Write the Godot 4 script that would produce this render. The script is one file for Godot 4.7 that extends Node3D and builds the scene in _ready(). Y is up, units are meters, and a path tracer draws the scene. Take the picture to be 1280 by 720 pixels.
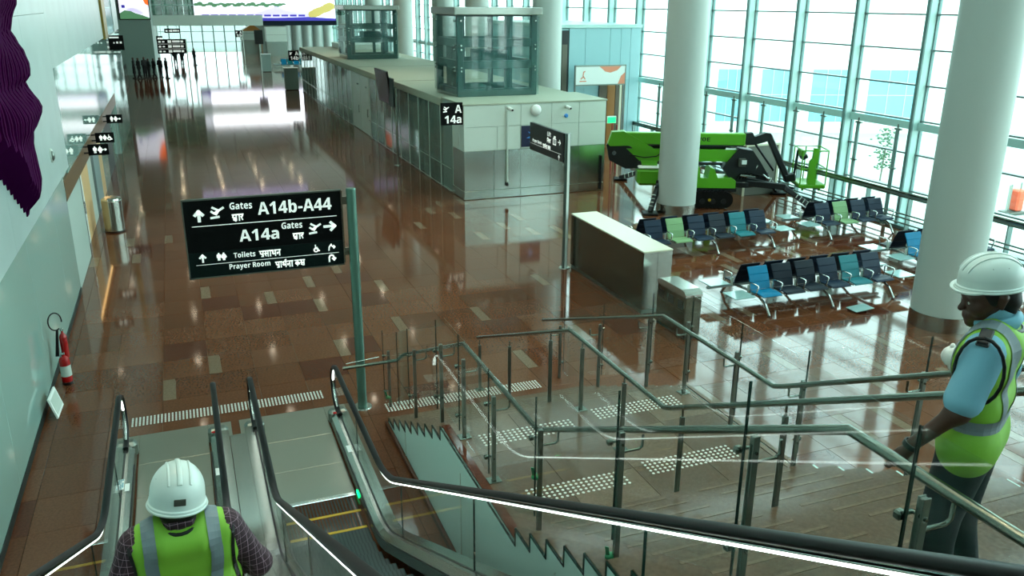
extends Node3D
# Airport departure hall seen from the head of the escalators. x to the right, y up, -z along the hall; the hall floor is y = 0.

const HALL_FAR := -122.0
const HALL_NEAR := 14.0
const WALL_L := -2.62
const WALL_R := 20.6
const ROOF := 13.0
var M := {}
var rng := RandomNumberGenerator.new()

# ---------------------------------------------------------------- mesh builder
class MB:
	var v := PackedVector3Array()
	var n := PackedVector3Array()
	var ix := PackedInt32Array()

	func quad(a: Vector3, b: Vector3, c: Vector3, d: Vector3, out: Vector3) -> void:
		var nn := (b - a).cross(c - a)
		if nn.length_squared() < 1e-16:
			nn = (c - a).cross(d - a)
		var k := v.size()
		if nn.dot(out) < 0.0:
			nn = -nn
			v.append_array(PackedVector3Array([a, d, c, b]))
		else:
			v.append_array(PackedVector3Array([a, b, c, d]))
		nn = nn.normalized()
		n.append_array(PackedVector3Array([nn, nn, nn, nn]))
		ix.append_array(PackedInt32Array([k, k + 2, k + 1, k, k + 3, k + 2]))

	func tri(a: Vector3, b: Vector3, c: Vector3, out: Vector3) -> void:
		var nn := (b - a).cross(c - a)
		var k := v.size()
		if nn.dot(out) < 0.0:
			nn = -nn
			v.append_array(PackedVector3Array([a, c, b]))
		else:
			v.append_array(PackedVector3Array([a, b, c]))
		nn = nn.normalized()
		n.append_array(PackedVector3Array([nn, nn, nn]))
		ix.append_array(PackedInt32Array([k, k + 2, k + 1]))

	# box with chamfered edges
	func box(c: Vector3, s: Vector3, bev := 0.0, b := Basis.IDENTITY) -> MB:
		var h := s * 0.5
		for a in 3:
			var u := (a + 1) % 3
			var w := (a + 2) % 3
			for sg in [-1.0, 1.0]:
				var p: Array[Vector3] = []
				for q in [[-1, -1], [1, -1], [1, 1], [-1, 1]]:
					var t := Vector3.ZERO
					t[a] = sg * h[a]
					t[u] = q[0] * (h[u] - bev)
					t[w] = q[1] * (h[w] - bev)
					p.append(c + b * t)
				var o := Vector3.ZERO
				o[a] = sg
				quad(p[0], p[1], p[2], p[3], b * o)
			if bev > 0.0:
				for su in [-1.0, 1.0]:
					for sw in [-1.0, 1.0]:
						var p: Array[Vector3] = []
						for q in [[-1, 0], [1, 0], [1, 1], [-1, 1]]:
							var t := Vector3.ZERO
							t[a] = q[0] * (h[a] - bev)
							t[u] = su * (h[u] - (bev if q[1] else 0.0))
							t[w] = sw * (h[w] - (0.0 if q[1] else bev))
							p.append(c + b * t)
						var o := Vector3.ZERO
						o[u] = su
						o[w] = sw
						quad(p[0], p[1], p[2], p[3], b * o)
		if bev > 0.0:
			for sx in [-1.0, 1.0]:
				for sy in [-1.0, 1.0]:
					for sz in [-1.0, 1.0]:
						var g := Vector3(sx, sy, sz)
						var t := g * h
						var e := g * bev
						tri(c + b * (t - Vector3(0, e.y, e.z)), c + b * (t - Vector3(e.x, 0, e.z)), c + b * (t - Vector3(e.x, e.y, 0)), b * g)
		return self

	# box from one corner to the other
	func bx(x0: float, x1: float, y0: float, y1: float, z0: float, z1: float, bev := 0.0) -> MB:
		return box(Vector3(x0 + x1, y0 + y1, z0 + z1) * 0.5, Vector3(absf(x1 - x0), absf(y1 - y0), absf(z1 - z0)), bev)

	# bar of a rectangular section from a to b
	func bar(a: Vector3, b: Vector3, w: float, t: float, bev := 0.0, up := Vector3.UP) -> MB:
		var f := (b - a).normalized()
		if absf(f.dot(up)) > 0.97:
			up = Vector3.RIGHT
		var r := f.cross(up).normalized()
		return box((a + b) * 0.5, Vector3(w, t, a.distance_to(b)), bev, Basis(r, r.cross(f), -f))

	func ring(c: Vector3, e: Vector3, g: Vector3, rx: float, ry: float, sides: int) -> int:
		var k := v.size()
		for i in sides:
			var t := TAU * i / sides
			v.append(c + e * (cos(t) * rx) + g * (sin(t) * ry))
			n.append((e * (cos(t) / rx) + g * (sin(t) / ry)).normalized())
		return k

	func stitch(k: int, m: int, sides: int) -> void:
		for i in sides:
			var j := (i + 1) % sides
			ix.append_array(PackedInt32Array([k + i, k + j, m + j, k + i, m + j, m + i]))

	func disc(c: Vector3, e: Vector3, g: Vector3, rx: float, ry: float, sides: int, out: Vector3) -> void:
		var k := v.size()
		v.append(c)
		n.append(out)
		for i in sides:
			var t := TAU * i / sides
			v.append(c + e * (cos(t) * rx) + g * (sin(t) * ry))
			n.append(out)
		var flip := e.cross(g).dot(out) < 0.0
		for i in sides:
			var a := k + 1 + i
			var b := k + 1 + (i + 1) % sides
			ix.append_array(PackedInt32Array([k, a, b] if flip else [k, b, a]))

	# tube along a path; side fixes the direction of the wide axis where given
	func tube(pts: PackedVector3Array, rx: float, sides := 8, ry := 0.0, side := Vector3.ZERO, r_end := -1.0) -> MB:
		if ry <= 0.0:
			ry = rx
		var last := -1
		var e := Vector3.ZERO
		var f := Vector3.ZERO
		var g := Vector3.ZERO
		for i in pts.size():
			var d0 := pts[i] - pts[maxi(i - 1, 0)]
			var d1 := pts[mini(i + 1, pts.size() - 1)] - pts[i]
			f = (d0.normalized() + d1.normalized()).normalized()
			if side != Vector3.ZERO:
				e = side
			elif i == 0:
				e = f.cross(Vector3.UP if absf(f.y) < 0.9 else Vector3.RIGHT).normalized()
			else:
				e = (e - f * e.dot(f)).normalized()
			g = e.cross(f).normalized()
			var q := 1.0
			if d0.length() > 1e-5 and d1.length() > 1e-5:
				q = 1.0 / maxf(0.5, sqrt(maxf(0.0, (1.0 + d0.normalized().dot(d1.normalized())) * 0.5)))
			var sc := 1.0 if r_end < 0.0 else lerpf(1.0, r_end / rx, float(i) / (pts.size() - 1))
			var k := ring(pts[i], e, g, rx * sc, ry * sc * (q if side != Vector3.ZERO else 1.0), sides)
			if i == 0:
				disc(pts[0], e, g, rx * sc, ry * sc, sides, -f)
				k = ring(pts[i], e, g, rx * sc, ry * sc, sides)
			else:
				stitch(last, k, sides)
			last = k
			if i == pts.size() - 1:
				disc(pts[i], e, g, rx * sc, ry * sc, sides, f)
		return self

	func rod(a: Vector3, b: Vector3, r: float, sides := 8, r2 := -1.0) -> MB:
		return tube(PackedVector3Array([a, b]), r, sides, 0.0, Vector3.ZERO, r2)

	# profile of (radius, height) turned about the axis of b through o
	func lathe(prof: PackedVector2Array, sides: int, o := Vector3.ZERO, b := Basis.IDENTITY, sx := 1.0, sz := 1.0) -> MB:
		for i in prof.size() - 1:
			var p := prof[i]
			var q := prof[i + 1]
			var d := q - p
			var nr := Vector2(d.y, -d.x).normalized()
			var k := v.size()
			for j in sides:
				var t := TAU * j / sides
				var dir := Vector3(cos(t) * sx, 0, sin(t) * sz)
				var nd := Vector3(cos(t) / sx * nr.x, nr.y, sin(t) / sz * nr.x).normalized()
				v.append(o + b * (dir * p.x + Vector3(0, p.y, 0)))
				v.append(o + b * (dir * q.x + Vector3(0, q.y, 0)))
				n.append(b * nd)
				n.append(b * nd)
			for j in sides:
				var a := k + 2 * j
				var c := k + 2 * ((j + 1) % sides)
				ix.append_array(PackedInt32Array([a, c, c + 1, a, c + 1, a + 1]))
		return self

	func ell(c: Vector3, r: Vector3, lon := 14, lat := 8, b := Basis.IDENTITY, from := -1.0) -> MB:
		var k := v.size()
		for i in lat + 1:
			var a := lerpf(asin(from), PI / 2, float(i) / lat)
			for j in lon + 1:
				var t := TAU * j / lon
				var d := Vector3(cos(a) * cos(t), sin(a), cos(a) * sin(t))
				v.append(c + b * (d * r))
				n.append((b * (d / r)).normalized())
		for i in lat:
			for j in lon:
				var p := k + i * (lon + 1) + j
				var q := p + lon + 1
				ix.append_array(PackedInt32Array([p, p + 1, q + 1, p, q + 1, q]))
		return self

	# polygon in the xy plane of t, thick along its z
	func prism(poly: PackedVector2Array, depth: float, t := Transform3D.IDENTITY) -> MB:
		if Geometry2D.is_polygon_clockwise(poly):
			poly = poly.duplicate()
			poly.reverse()
		var tr := Geometry2D.triangulate_polygon(poly)
		var zd := t.basis.z.normalized()
		for side in 2:
			var z := depth * side
			var k := v.size()
			for p in poly:
				v.append(t * Vector3(p.x, p.y, z))
				n.append(zd if side else -zd)
			for i in range(0, tr.size(), 3):
				var a := poly[tr[i]]
				var ccw := (poly[tr[i + 1]] - a).cross(poly[tr[i + 2]] - a) > 0.0
				if ccw == (side == 1):
					ix.append_array(PackedInt32Array([k + tr[i], k + tr[i + 2], k + tr[i + 1]]))
				else:
					ix.append_array(PackedInt32Array([k + tr[i], k + tr[i + 1], k + tr[i + 2]]))
		for i in poly.size():
			var a := poly[i]
			var b := poly[(i + 1) % poly.size()]
			var o := Vector3(b.y - a.y, a.x - b.x, 0)
			quad(t * Vector3(a.x, a.y, 0), t * Vector3(b.x, b.y, 0), t * Vector3(b.x, b.y, depth), t * Vector3(a.x, a.y, depth), t.basis * o)
		return self

	func mesh(m: Material) -> ArrayMesh:
		var arr := []
		arr.resize(Mesh.ARRAY_MAX)
		arr[Mesh.ARRAY_VERTEX] = v
		arr[Mesh.ARRAY_NORMAL] = n
		arr[Mesh.ARRAY_INDEX] = ix
		var am := ArrayMesh.new()
		am.add_surface_from_arrays(Mesh.PRIMITIVE_TRIANGLES, arr)
		am.surface_set_material(0, m)
		return am

# ---------------------------------------------------------------- scene helpers
func put(called: String, mb: MB, m: Material, parent: Node = null) -> MeshInstance3D:
	return put_mesh(called, mb.mesh(m), parent)

func put_mesh(called: String, mesh: Mesh, parent: Node = null) -> MeshInstance3D:
	var o := MeshInstance3D.new()
	o.name = called
	o.mesh = mesh
	(parent if parent else self).add_child(o, true)
	return o

func tag(o: Node, label: String, category: String, group := "") -> Node:
	o.set_meta("label", label)
	o.set_meta("category", category)
	if group:
		o.set_meta("group", group)
	return o

func thing(called: String, at: Vector3, label: String, category: String, group := "", turn := 0.0) -> Node3D:
	var o := Node3D.new()
	o.name = called
	o.position = at
	o.rotation.y = turn
	add_child(o, true)
	tag(o, label, category, group)
	return o

func struct(called: String, mb: MB, m: Material) -> MeshInstance3D:
	var o := put(called, mb, m)
	o.set_meta("kind", "structure")
	return o

func struct_root(called: String) -> Node3D:
	var o := Node3D.new()
	o.name = called
	add_child(o, true)
	o.set_meta("kind", "structure")
	return o

func copy(o: Node3D, at: Vector3, label: String, turn := 0.0) -> Node3D:
	var c: Node3D = o.duplicate()
	c.name = o.name
	add_child(c, true)
	c.position = at
	c.rotation.y = turn
	c.set_meta("label", label)
	return c

func stuff(o: Node) -> Node:
	o.set_meta("kind", "stuff")
	return o

func mat(key: String, c: Color, rough := 0.5, metal := 0.0) -> StandardMaterial3D:
	var m := StandardMaterial3D.new()
	m.resource_name = key
	m.albedo_color = c
	m.roughness = rough
	m.metallic = metal
	M[key] = m
	return m

func pane(key: String, c: Color, a: float, rough := 0.03) -> StandardMaterial3D:
	var m := mat(key, Color(c.r, c.g, c.b, a), rough)
	m.transparency = BaseMaterial3D.TRANSPARENCY_ALPHA
	return m

func glow(key: String, c: Color, e: float) -> StandardMaterial3D:
	var m := mat(key, c, 0.5)
	m.emission_enabled = true
	m.emission = c
	m.emission_energy_multiplier = e
	return m

func noise(freq: float, lo: Color, hi: Color, octaves := 3, size := 512, as_normal := false, seed_ := 1) -> NoiseTexture2D:
	var f := FastNoiseLite.new()
	f.noise_type = FastNoiseLite.TYPE_SIMPLEX_SMOOTH
	f.frequency = freq
	f.fractal_octaves = octaves
	f.seed = seed_
	var t := NoiseTexture2D.new()
	t.width = size
	t.height = size
	t.seamless = true
	t.noise = f
	if as_normal:
		t.as_normal_map = true
		t.bump_strength = 4.0
	else:
		var g := Gradient.new()
		g.set_color(0, lo)
		g.set_color(1, hi)
		t.color_ramp = g
	return t

func tri_map(m: StandardMaterial3D, tex: Texture2D, scale: float, world := true) -> void:
	m.albedo_texture = tex
	m.uv1_triplanar = true
	m.uv1_world_triplanar = world
	m.uv1_scale = Vector3.ONE * scale

func words(s: String, size: float, m: Material, bold := true, depth := 0.003) -> MeshInstance3D:
	var f := SystemFont.new()
	f.font_names = PackedStringArray(["Droid Sans"])
	f.font_weight = 700 if bold else 400
	var t := TextMesh.new()
	t.text = s
	t.font = f
	t.font_size = 64
	t.pixel_size = size / 47.0
	t.depth = depth
	t.curve_step = 1.0
	t.horizontal_alignment = HORIZONTAL_ALIGNMENT_LEFT
	t.material = m
	var o := MeshInstance3D.new()
	o.mesh = t
	return o

# lettering whose capitals are `size` tall, its left end at (x, y) of the board's own plane
func letter(parent: Node, s: String, x: float, y: float, z: float, size: float, m: Material, bold := true, called := "lettering", width := 0.0) -> MeshInstance3D:
	var o := words(s, size, m, bold)
	o.name = called
	var bb := o.mesh.get_aabb()
	var sx := 1.0 if width <= 0.0 else width / bb.size.x
	o.scale = Vector3(sx, 1, 1)
	o.position = Vector3(x - bb.position.x * sx, y - bb.position.y, z)
	parent.add_child(o, true)
	return o

# strokes of a pictogram or of Devanagari letters: lists of points in a unit square, drawn with a flat pen
func strokes(parent: Node, list: Array, at: Vector3, size: float, w: float, m: Material, called := "pictogram") -> MeshInstance3D:
	var mb := MB.new()
	for s in list:
		for i in s.size() - 1:
			var a := Vector2(s[i][0], s[i][1]) * size
			var b := Vector2(s[i + 1][0], s[i + 1][1]) * size
			var d := (b - a).normalized() * w * 0.5
			var e := Vector2(-d.y, d.x)
			a -= d * 0.6
			b += d * 0.6
			mb.prism(PackedVector2Array([a - e, b - e, b + e, a + e]), 0.003, Transform3D(Basis.IDENTITY, at))
	return put(called, mb, m, parent)

func ramp(t: float, w: float) -> float:
	if t <= -w:
		return 0.0
	if t >= w:
		return t
	return (t + w) * (t + w) / (4.0 * w)

func pv3(a: Array) -> PackedVector3Array:
	return PackedVector3Array(a)

func v2(a: Array) -> PackedVector2Array:
	var p := PackedVector2Array()
	for i in range(0, a.size(), 2):
		p.append(Vector2(a[i], a[i + 1]))
	return p

# plane of constant x: polygon points are (z, y); thickness runs towards -x
func zy_plane(x: float) -> Transform3D:
	return Transform3D(Basis(Vector3(0, 0, 1), Vector3(0, 1, 0), Vector3(-1, 0, 0)), Vector3(x, 0, 0))

# ---------------------------------------------------------------- the scene
func _ready() -> void:
	rng.seed = 7
	# camera
	var cam := Camera3D.new()
	cam.name = "camera"
	var yaw := deg_to_rad(21.086)
	var pitch := deg_to_rad(18.592)
	var roll := deg_to_rad(0.3543)
	var fw := Vector3(sin(yaw) * cos(pitch), -sin(pitch), -cos(yaw) * cos(pitch))
	var rt := Vector3(cos(yaw), 0, sin(yaw))
	var up := rt.cross(fw)
	cam.transform = Transform3D(Basis(rt * cos(roll) + up * sin(roll), up * cos(roll) - rt * sin(roll), -fw), Vector3(0, 6.5, 0))
	cam.fov = 37.388
	cam.near = 0.05
	cam.far = 600.0
	add_child(cam)
	cam.current = true
	# sky and exposure
	var env := Environment.new()
	env.background_mode = Environment.BG_SKY
	var sky := ProceduralSkyMaterial.new()
	sky.sky_top_color = Color(0.76, 0.95, 0.94)
	sky.sky_horizon_color = Color(0.88, 1.0, 0.985)
	sky.sky_curve = 0.2
	sky.ground_bottom_color = Color(0.75, 0.82, 0.80)
	sky.ground_horizon_color = Color(0.88, 1.0, 0.985)
	sky.energy_multiplier = SKY_ENERGY
	env.sky = Sky.new()
	env.sky.sky_material = sky
	env.tonemap_mode = Environment.TONE_MAPPER_LINEAR
	env.tonemap_exposure = EXPOSURE
	env.sdfgi_enabled = true
	env.ssao_enabled = true
	env.ssil_enabled = true
	var we := WorldEnvironment.new()
	we.name = "environment"
	we.environment = env
	add_child(we)
	materials()
	shell()
	ceiling_lights()
	window_wall()
	floor_tiles()
	columns()
	left_wall()
	escalators()
	staircase()
	railings()
	gatehouse()
	gate_fence()
	lift_shafts()
	far_end()
	signs()
	low_walls()
	benches()
	spider_lift()
	right_side_details()
	outside()
	small_things()
	people()

const SKY_ENERGY := 7.0
const EXPOSURE := 1.12

func materials() -> void:
	var grain := noise(0.03, Color(0.78, 0.76, 0.74), Color(1, 1, 1), 4, 512)
	var fine := noise(0.12, Color(0.86, 0.86, 0.86), Color(1, 1, 1), 2, 256, false, 3)
	for g in [["granite_a", Color(0.43, 0.255, 0.16)], ["granite_b", Color(0.405, 0.235, 0.145)], ["granite_c", Color(0.455, 0.28, 0.185)], ["granite_d", Color(0.37, 0.19, 0.12)], ["granite_light", Color(0.51, 0.42, 0.34)], ["stair_stone", Color(0.40, 0.325, 0.26)], ["stair_stone_light", Color(0.46, 0.39, 0.32)]]:
		var m := mat(g[0], g[1], 0.07 if g[0].begins_with("granite") else 0.16)
		tri_map(m, grain, 1.3)
		m.metallic_specular = 0.45
	mat("joint", Color(0.50, 0.40, 0.31), 0.6)
	var ww := mat("wall_white", Color(0.69, 0.76, 0.745), 0.35)
	tri_map(ww, noise(0.006, Color(0.95, 0.95, 0.95), Color(1, 1, 1), 2, 256, false, 5), 0.4)
	var wg := mat("wall_glass", Color(0.58, 0.70, 0.67), 0.03)
	wg.metallic_specular = 0.5
	mat("plain_wall", Color(0.66, 0.72, 0.69), 0.5)
	mat("ceiling", Color(0.80, 0.80, 0.76), 0.6)
	var wc := mat("column_white", Color(0.70, 0.725, 0.70), 0.38)
	wc.metallic_specular = 0.4
	var br := mat("steel", Color(0.66, 0.67, 0.64), 0.27, 1.0)
	br.roughness_texture = noise(0.05, Color(0.75, 0.75, 0.75), Color(1, 1, 1), 3, 256, false, 9)
	br.uv1_triplanar = true
	br.uv1_scale = Vector3(2, 0.3, 2)
	mat("steel_bright", Color(0.80, 0.81, 0.79), 0.16, 1.0)
	mat("steel_dark", Color(0.50, 0.53, 0.50), 0.34, 1.0)
	var rs := mat("rail_steel", Color(0.46, 0.49, 0.45), 0.24, 1.0)
	rs.metallic_specular = 0.5
	mat("plate_steel", Color(0.60, 0.60, 0.55), 0.33, 1.0)
	mat("mullion", Color(0.72, 0.84, 0.82), 0.4)
	mat("mullion_edge", Color(0.40, 0.52, 0.51), 0.45)
	mat("transom", Color(0.42, 0.47, 0.46), 0.45)
	pane("pane", Color(0.75, 0.95, 0.92), 0.05)
	pane("rail_glass", Color(0.20, 0.45, 0.38), 0.035).metallic_specular = 0.32
	pane("dark_glass", Color(0.46, 0.58, 0.53), 0.42)
	pane("lift_glass", Color(0.35, 0.70, 0.66), 0.07)
	mat("glass_edge", Color(0.03, 0.16, 0.13), 0.2)
	mat("black", Color(0.02, 0.025, 0.025), 0.35)
	mat("rubber", Color(0.018, 0.020, 0.020), 0.42).metallic_specular = 0.35
	mat("dark_green", Color(0.07, 0.13, 0.12), 0.5)
	mat("step_metal", Color(0.13, 0.20, 0.19), 0.4)
	mat("yellow", Color(0.72, 0.58, 0.08), 0.5)
	mat("white", Color(0.90, 0.91, 0.89), 0.45)
	mat("off_white", Color(0.74, 0.78, 0.74), 0.4)
	mat("cream_top", Color(0.86, 0.84, 0.74), 0.35)
	mat("panel_white", Color(0.78, 0.82, 0.78), 0.4)
	glow("letter_white_glow", Color(0.95, 0.97, 0.95), 0.35)  # faint glow put into the letter colour to keep the lettering bright
	mat("sign_black", Color(0.012, 0.02, 0.022), 0.5).metallic_specular = 0.25
	mat("sign_green", Color(0.025, 0.075, 0.072), 0.5).metallic_specular = 0.25
	mat("lime", Color(0.34, 0.62, 0.12), 0.3)
	mat("machine_dark", Color(0.035, 0.06, 0.065), 0.45)
	seat_mat("navy", Color(0.03, 0.12, 0.20), 0.45)
	seat_mat("navy_dark", Color(0.02, 0.075, 0.13), 0.45)
	seat_mat("slate", Color(0.07, 0.16, 0.21), 0.45)
	seat_mat("sage", Color(0.47, 0.60, 0.42), 0.45)
	seat_mat("teal", Color(0.10, 0.42, 0.45), 0.45)
	seat_mat("azure", Color(0.0, 0.45, 0.60), 0.4)
	mat("blue_wall", Color(0.60, 0.76, 0.78), 0.4)
	mat("brown", Color(0.38, 0.27, 0.13), 0.4)
	mat("wood", Color(0.62, 0.40, 0.16), 0.45)
	mat("purple", Color(0.21, 0.015, 0.20), 0.8).metallic_specular = 0.12
	mat("purple_b", Color(0.24, 0.02, 0.21), 0.8).metallic_specular = 0.12
	mat("red", Color(0.62, 0.03, 0.03), 0.25)
	mat("stair_wall", Color(0.72, 0.84, 0.81), 0.35)
	mat("stud", Color(0.86, 0.86, 0.82), 0.3)
	mat("post_green", Color(0.13, 0.20, 0.17), 0.4)
	mat("brown_grey", Color(0.40, 0.38, 0.33), 0.6)
	mat("shaft_teal", Color(0.05, 0.20, 0.20), 0.35)
	var ms := mat("mirror_steel", Color(0.80, 0.85, 0.82), 0.22, 1.0)
	ms.normal_enabled = true
	ms.normal_texture = noise(0.008, Color.BLACK, Color.WHITE, 1, 256, true, 21)
	ms.normal_scale = 0.10
	ms.uv1_triplanar = true
	ms.uv1_world_triplanar = true
	ms.uv1_scale = Vector3(0.5, 0.25, 0.5)
	mat("pole_green", Color(0.36, 0.50, 0.45), 0.22, 0.55)
	mat("pole_grey", Color(0.40, 0.45, 0.43), 0.25, 0.6)
	mat("sign_charcoal", Color(0.09, 0.11, 0.115), 0.35)
	mat("steel_brown", Color(0.44, 0.43, 0.38), 0.24, 1.0)
	mat("chrome", Color(0.78, 0.79, 0.78), 0.12, 1.0)
	mat("beam_grey", Color(0.55, 0.60, 0.59), 0.3, 0.7)
	mat("table_grey", Color(0.56, 0.68, 0.67), 0.12)
	mat("grey_wall", Color(0.50, 0.57, 0.54), 0.5)
	pane("gallery_green", Color(0.20, 0.45, 0.36), 0.75)
	pane("far_pane", Color(0.40, 0.47, 0.46), 0.34)
	mat("door_bronze", Color(0.36, 0.31, 0.25), 0.4)
	mat("salmon", Color(0.90, 0.55, 0.42), 0.5)
	mat("red_pipe", Color(0.55, 0.16, 0.14), 0.4)
	mat("grey_brown", Color(0.42, 0.42, 0.38), 0.6)
	mat("leaf", Color(0.30, 0.42, 0.30), 0.6)
	glow("screen_white", Color(0.96, 0.95, 1.0), 0.8)
	glow("screen_violet", Color(0.22, 0.18, 0.60), 0.8)
	glow("screen_lilac", Color(0.78, 0.74, 0.90), 0.9)
	glow("screen_green", Color(0.30, 0.48, 0.34), 0.8)
	glow("screen_gold", Color(0.72, 0.66, 0.36), 0.8)
	glow("screen_orange", Color(1.0, 0.42, 0.16), 1.0)
	mat("orange", Color(0.85, 0.28, 0.10), 0.5)
	mat("gold", Color(0.55, 0.46, 0.16), 0.4)
	mat("screen_dark", Color(0.05, 0.035, 0.10), 0.2)
	mat("poster_blue", Color(0.01, 0.04, 0.22), 0.3)
	mat("poster_light", Color(0.25, 0.55, 0.85), 0.3)
	mat("post_pale", Color(0.50, 0.60, 0.58), 0.35)
	mat("glaze_blue", Color(0.46, 0.67, 0.73), 0.15)
	mat("roof_slab", Color(0.63, 0.655, 0.58), 0.6)
	mat("concrete", Color(0.62, 0.62, 0.60), 0.85)
	mat("tape_green", Color(0.0, 0.50, 0.30), 0.5)
	mat("grille", Color(0.30, 0.30, 0.27), 0.5, 0.6)
	glow("led", Color(0.95, 1.0, 0.97), 5.0)
	glow("downlight", Color(1.0, 0.93, 0.82), 30.0)
	glow("warm_light", Color(1.0, 0.80, 0.50), 0.9)
	glow("exit_green", Color(0.1, 0.9, 0.5), 1.0)
	glow("green_led", Color(0.05, 0.9, 0.5), 3.0)

func seat_mat(key: String, c: Color, rough: float) -> void:
	mat(key, c, rough).metallic_specular = 0.3

# ---------------------------------------------------------------- shell
func shell() -> void:
	struct("floor_slab", MB.new().bx(-7.0, WALL_R + 0.3, -0.5, -0.035, HALL_FAR - 2, HALL_NEAR), M.joint)
	# roof with the lines of its panels
	var roof := struct_root("ceiling")
	put("margin", MB.new().bx(-7.5, -1.0, ROOF, ROOF + 0.4, HALL_FAR - 2.5, HALL_NEAR + 0.4), M.ceiling, roof)
	put("margin", MB.new().bx(19.0, WALL_R + 1.0, ROOF, ROOF + 0.4, HALL_FAR - 2.5, HALL_NEAR + 0.4), M.ceiling, roof)
	var zz := HALL_NEAR + 0.4
	for i in 16:
		put("ceiling_panel", MB.new().bx(-1.0, 19.0, ROOF, ROOF + 0.4, zz - 6.9, zz, 0.01), M.ceiling, roof)
		if zz > -26.0:
			put("added_skylight_pane", MB.new().bx(-1.0, 19.0, ROOF + 0.2, ROOF + 0.22, zz - 8.7, zz - 6.9), M.pane, roof)  # unseen roof opening, added to let more sky light into the near hall
		else:
			put("ceiling_panel", MB.new().bx(-1.0, 19.0, ROOF + 0.05, ROOF + 0.4, zz - 8.7, zz - 6.9, 0.01), M.ceiling, roof)
		zz -= 8.7
	struct("wall_back", MB.new().bx(-7.5, WALL_R + 0.6, -0.5, ROOF, HALL_NEAR, HALL_NEAR + 0.3), M.plain_wall)
	# the upper floor behind the camera
	struct("floor_upper", MB.new().bx(2.56, WALL_R, 4.6, 4.9, 1.5, HALL_NEAR), M.granite_a)
	struct("floor_landing", MB.new().bx(WALL_L, 2.56, 4.6, 4.9, 0.6, HALL_NEAR), M.granite_b)

func ceiling_lights() -> void:
	var disc := MB.new().lathe(v2([0.0, 0.0, 0.11, 0.0, 0.13, 0.02, 0.13, 0.06]), 12)
	var ring := MB.new().lathe(v2([0.13, -0.01, 0.17, -0.01, 0.18, 0.06]), 12)
	var dm := disc.mesh(M.downlight)
	var rm := ring.mesh(M.white)
	var k := 0
	for xx in [-0.6, 3.5, 7.7, 11.9]:
		for i in 14:
			var z := -6.4 - 8.3 * i
			var t := thing("ceiling_light", Vector3(xx, ROOF - 0.06, z), "round recessed downlight in the hall ceiling", "ceiling light", "downlights in the hall ceiling")
			put_mesh("diffuser", dm, t)
			put_mesh("trim_ring", rm, t)
			if i % 2 == 0 and i < 10:
				var l := SpotLight3D.new()
				l.name = "downlight_beam"
				l.position = Vector3(0, -0.03, 0)
				l.rotation.x = -PI / 2
				l.light_color = Color(1.0, 0.92, 0.80)
				l.light_energy = 16.0
				l.light_size = 0.11
				l.spot_range = 40.0
				l.spot_angle = 50.0
				l.spot_attenuation = 2.0
				l.shadow_enabled = true
				t.add_child(l)
			k += 1

# ---------------------------------------------------------------- window wall on the right
func window_wall() -> void:
	var ys := [0.0, 1.1, 2.2, 3.2, 4.22, 5.23, 6.22, 7.3, 8.4, 9.5, 10.6, 11.8, ROOF]
	var pitch := 2.84
	var z0 := -19.56 + pitch * 11
	var n := 47
	var pm := {}
	for i in n:
		var za := z0 - pitch * i
		var zb := za - pitch
		var far := zb < -62.0
		var w := struct_root("window_%d" % (i + 1))
		# mullion: deep pale fin with a dark nose
		put("mullion", MB.new().bx(20.24, 20.66, 0.0, ROOF, za - 0.05, za + 0.05, 0.008), M.mullion, w)
		put("mullion_nose", MB.new().bx(20.18, 20.24, 0.0, ROOF, za - 0.055, za + 0.055, 0.006), M.mullion_edge, w)
		put("glazing_bead", MB.new().bx(20.50, 20.60, 0.0, ROOF, za + 0.05, za + 0.085), M.mullion_edge, w)
		var tr := MB.new()
		for y in ys:
						tr.bx(20.48, 20.66, y - 0.025, y + 0.02, zb + 0.05, za - 0.05)
		put("transom", tr, M.transom, w)
		put("band", MB.new().bx(20.42, 20.5, 2.93, 3.15, zb + 0.05, za - 0.05, 0.006), M.mullion, w)
		if far:
			put("pane", MB.new().bx(20.545, 20.555, 0.0, ROOF, zb + 0.05, za - 0.05), M.pane, w)
		else:
			for j in ys.size() - 1:
				var key := "%d" % j
				if not pm.has(key):
					pm[key] = MB.new().bx(-0.006, 0.006, ys[j] + 0.02, ys[j + 1] - 0.03, -pitch + 0.05, -0.05).mesh(M.pane)
				put_mesh("pane", pm[key], w).position = Vector3(20.55, 0, za)
	struct("trim_1", MB.new().bx(20.1, 20.7, -0.02, 0.09, HALL_FAR, HALL_NEAR), M.mullion_edge)

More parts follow.
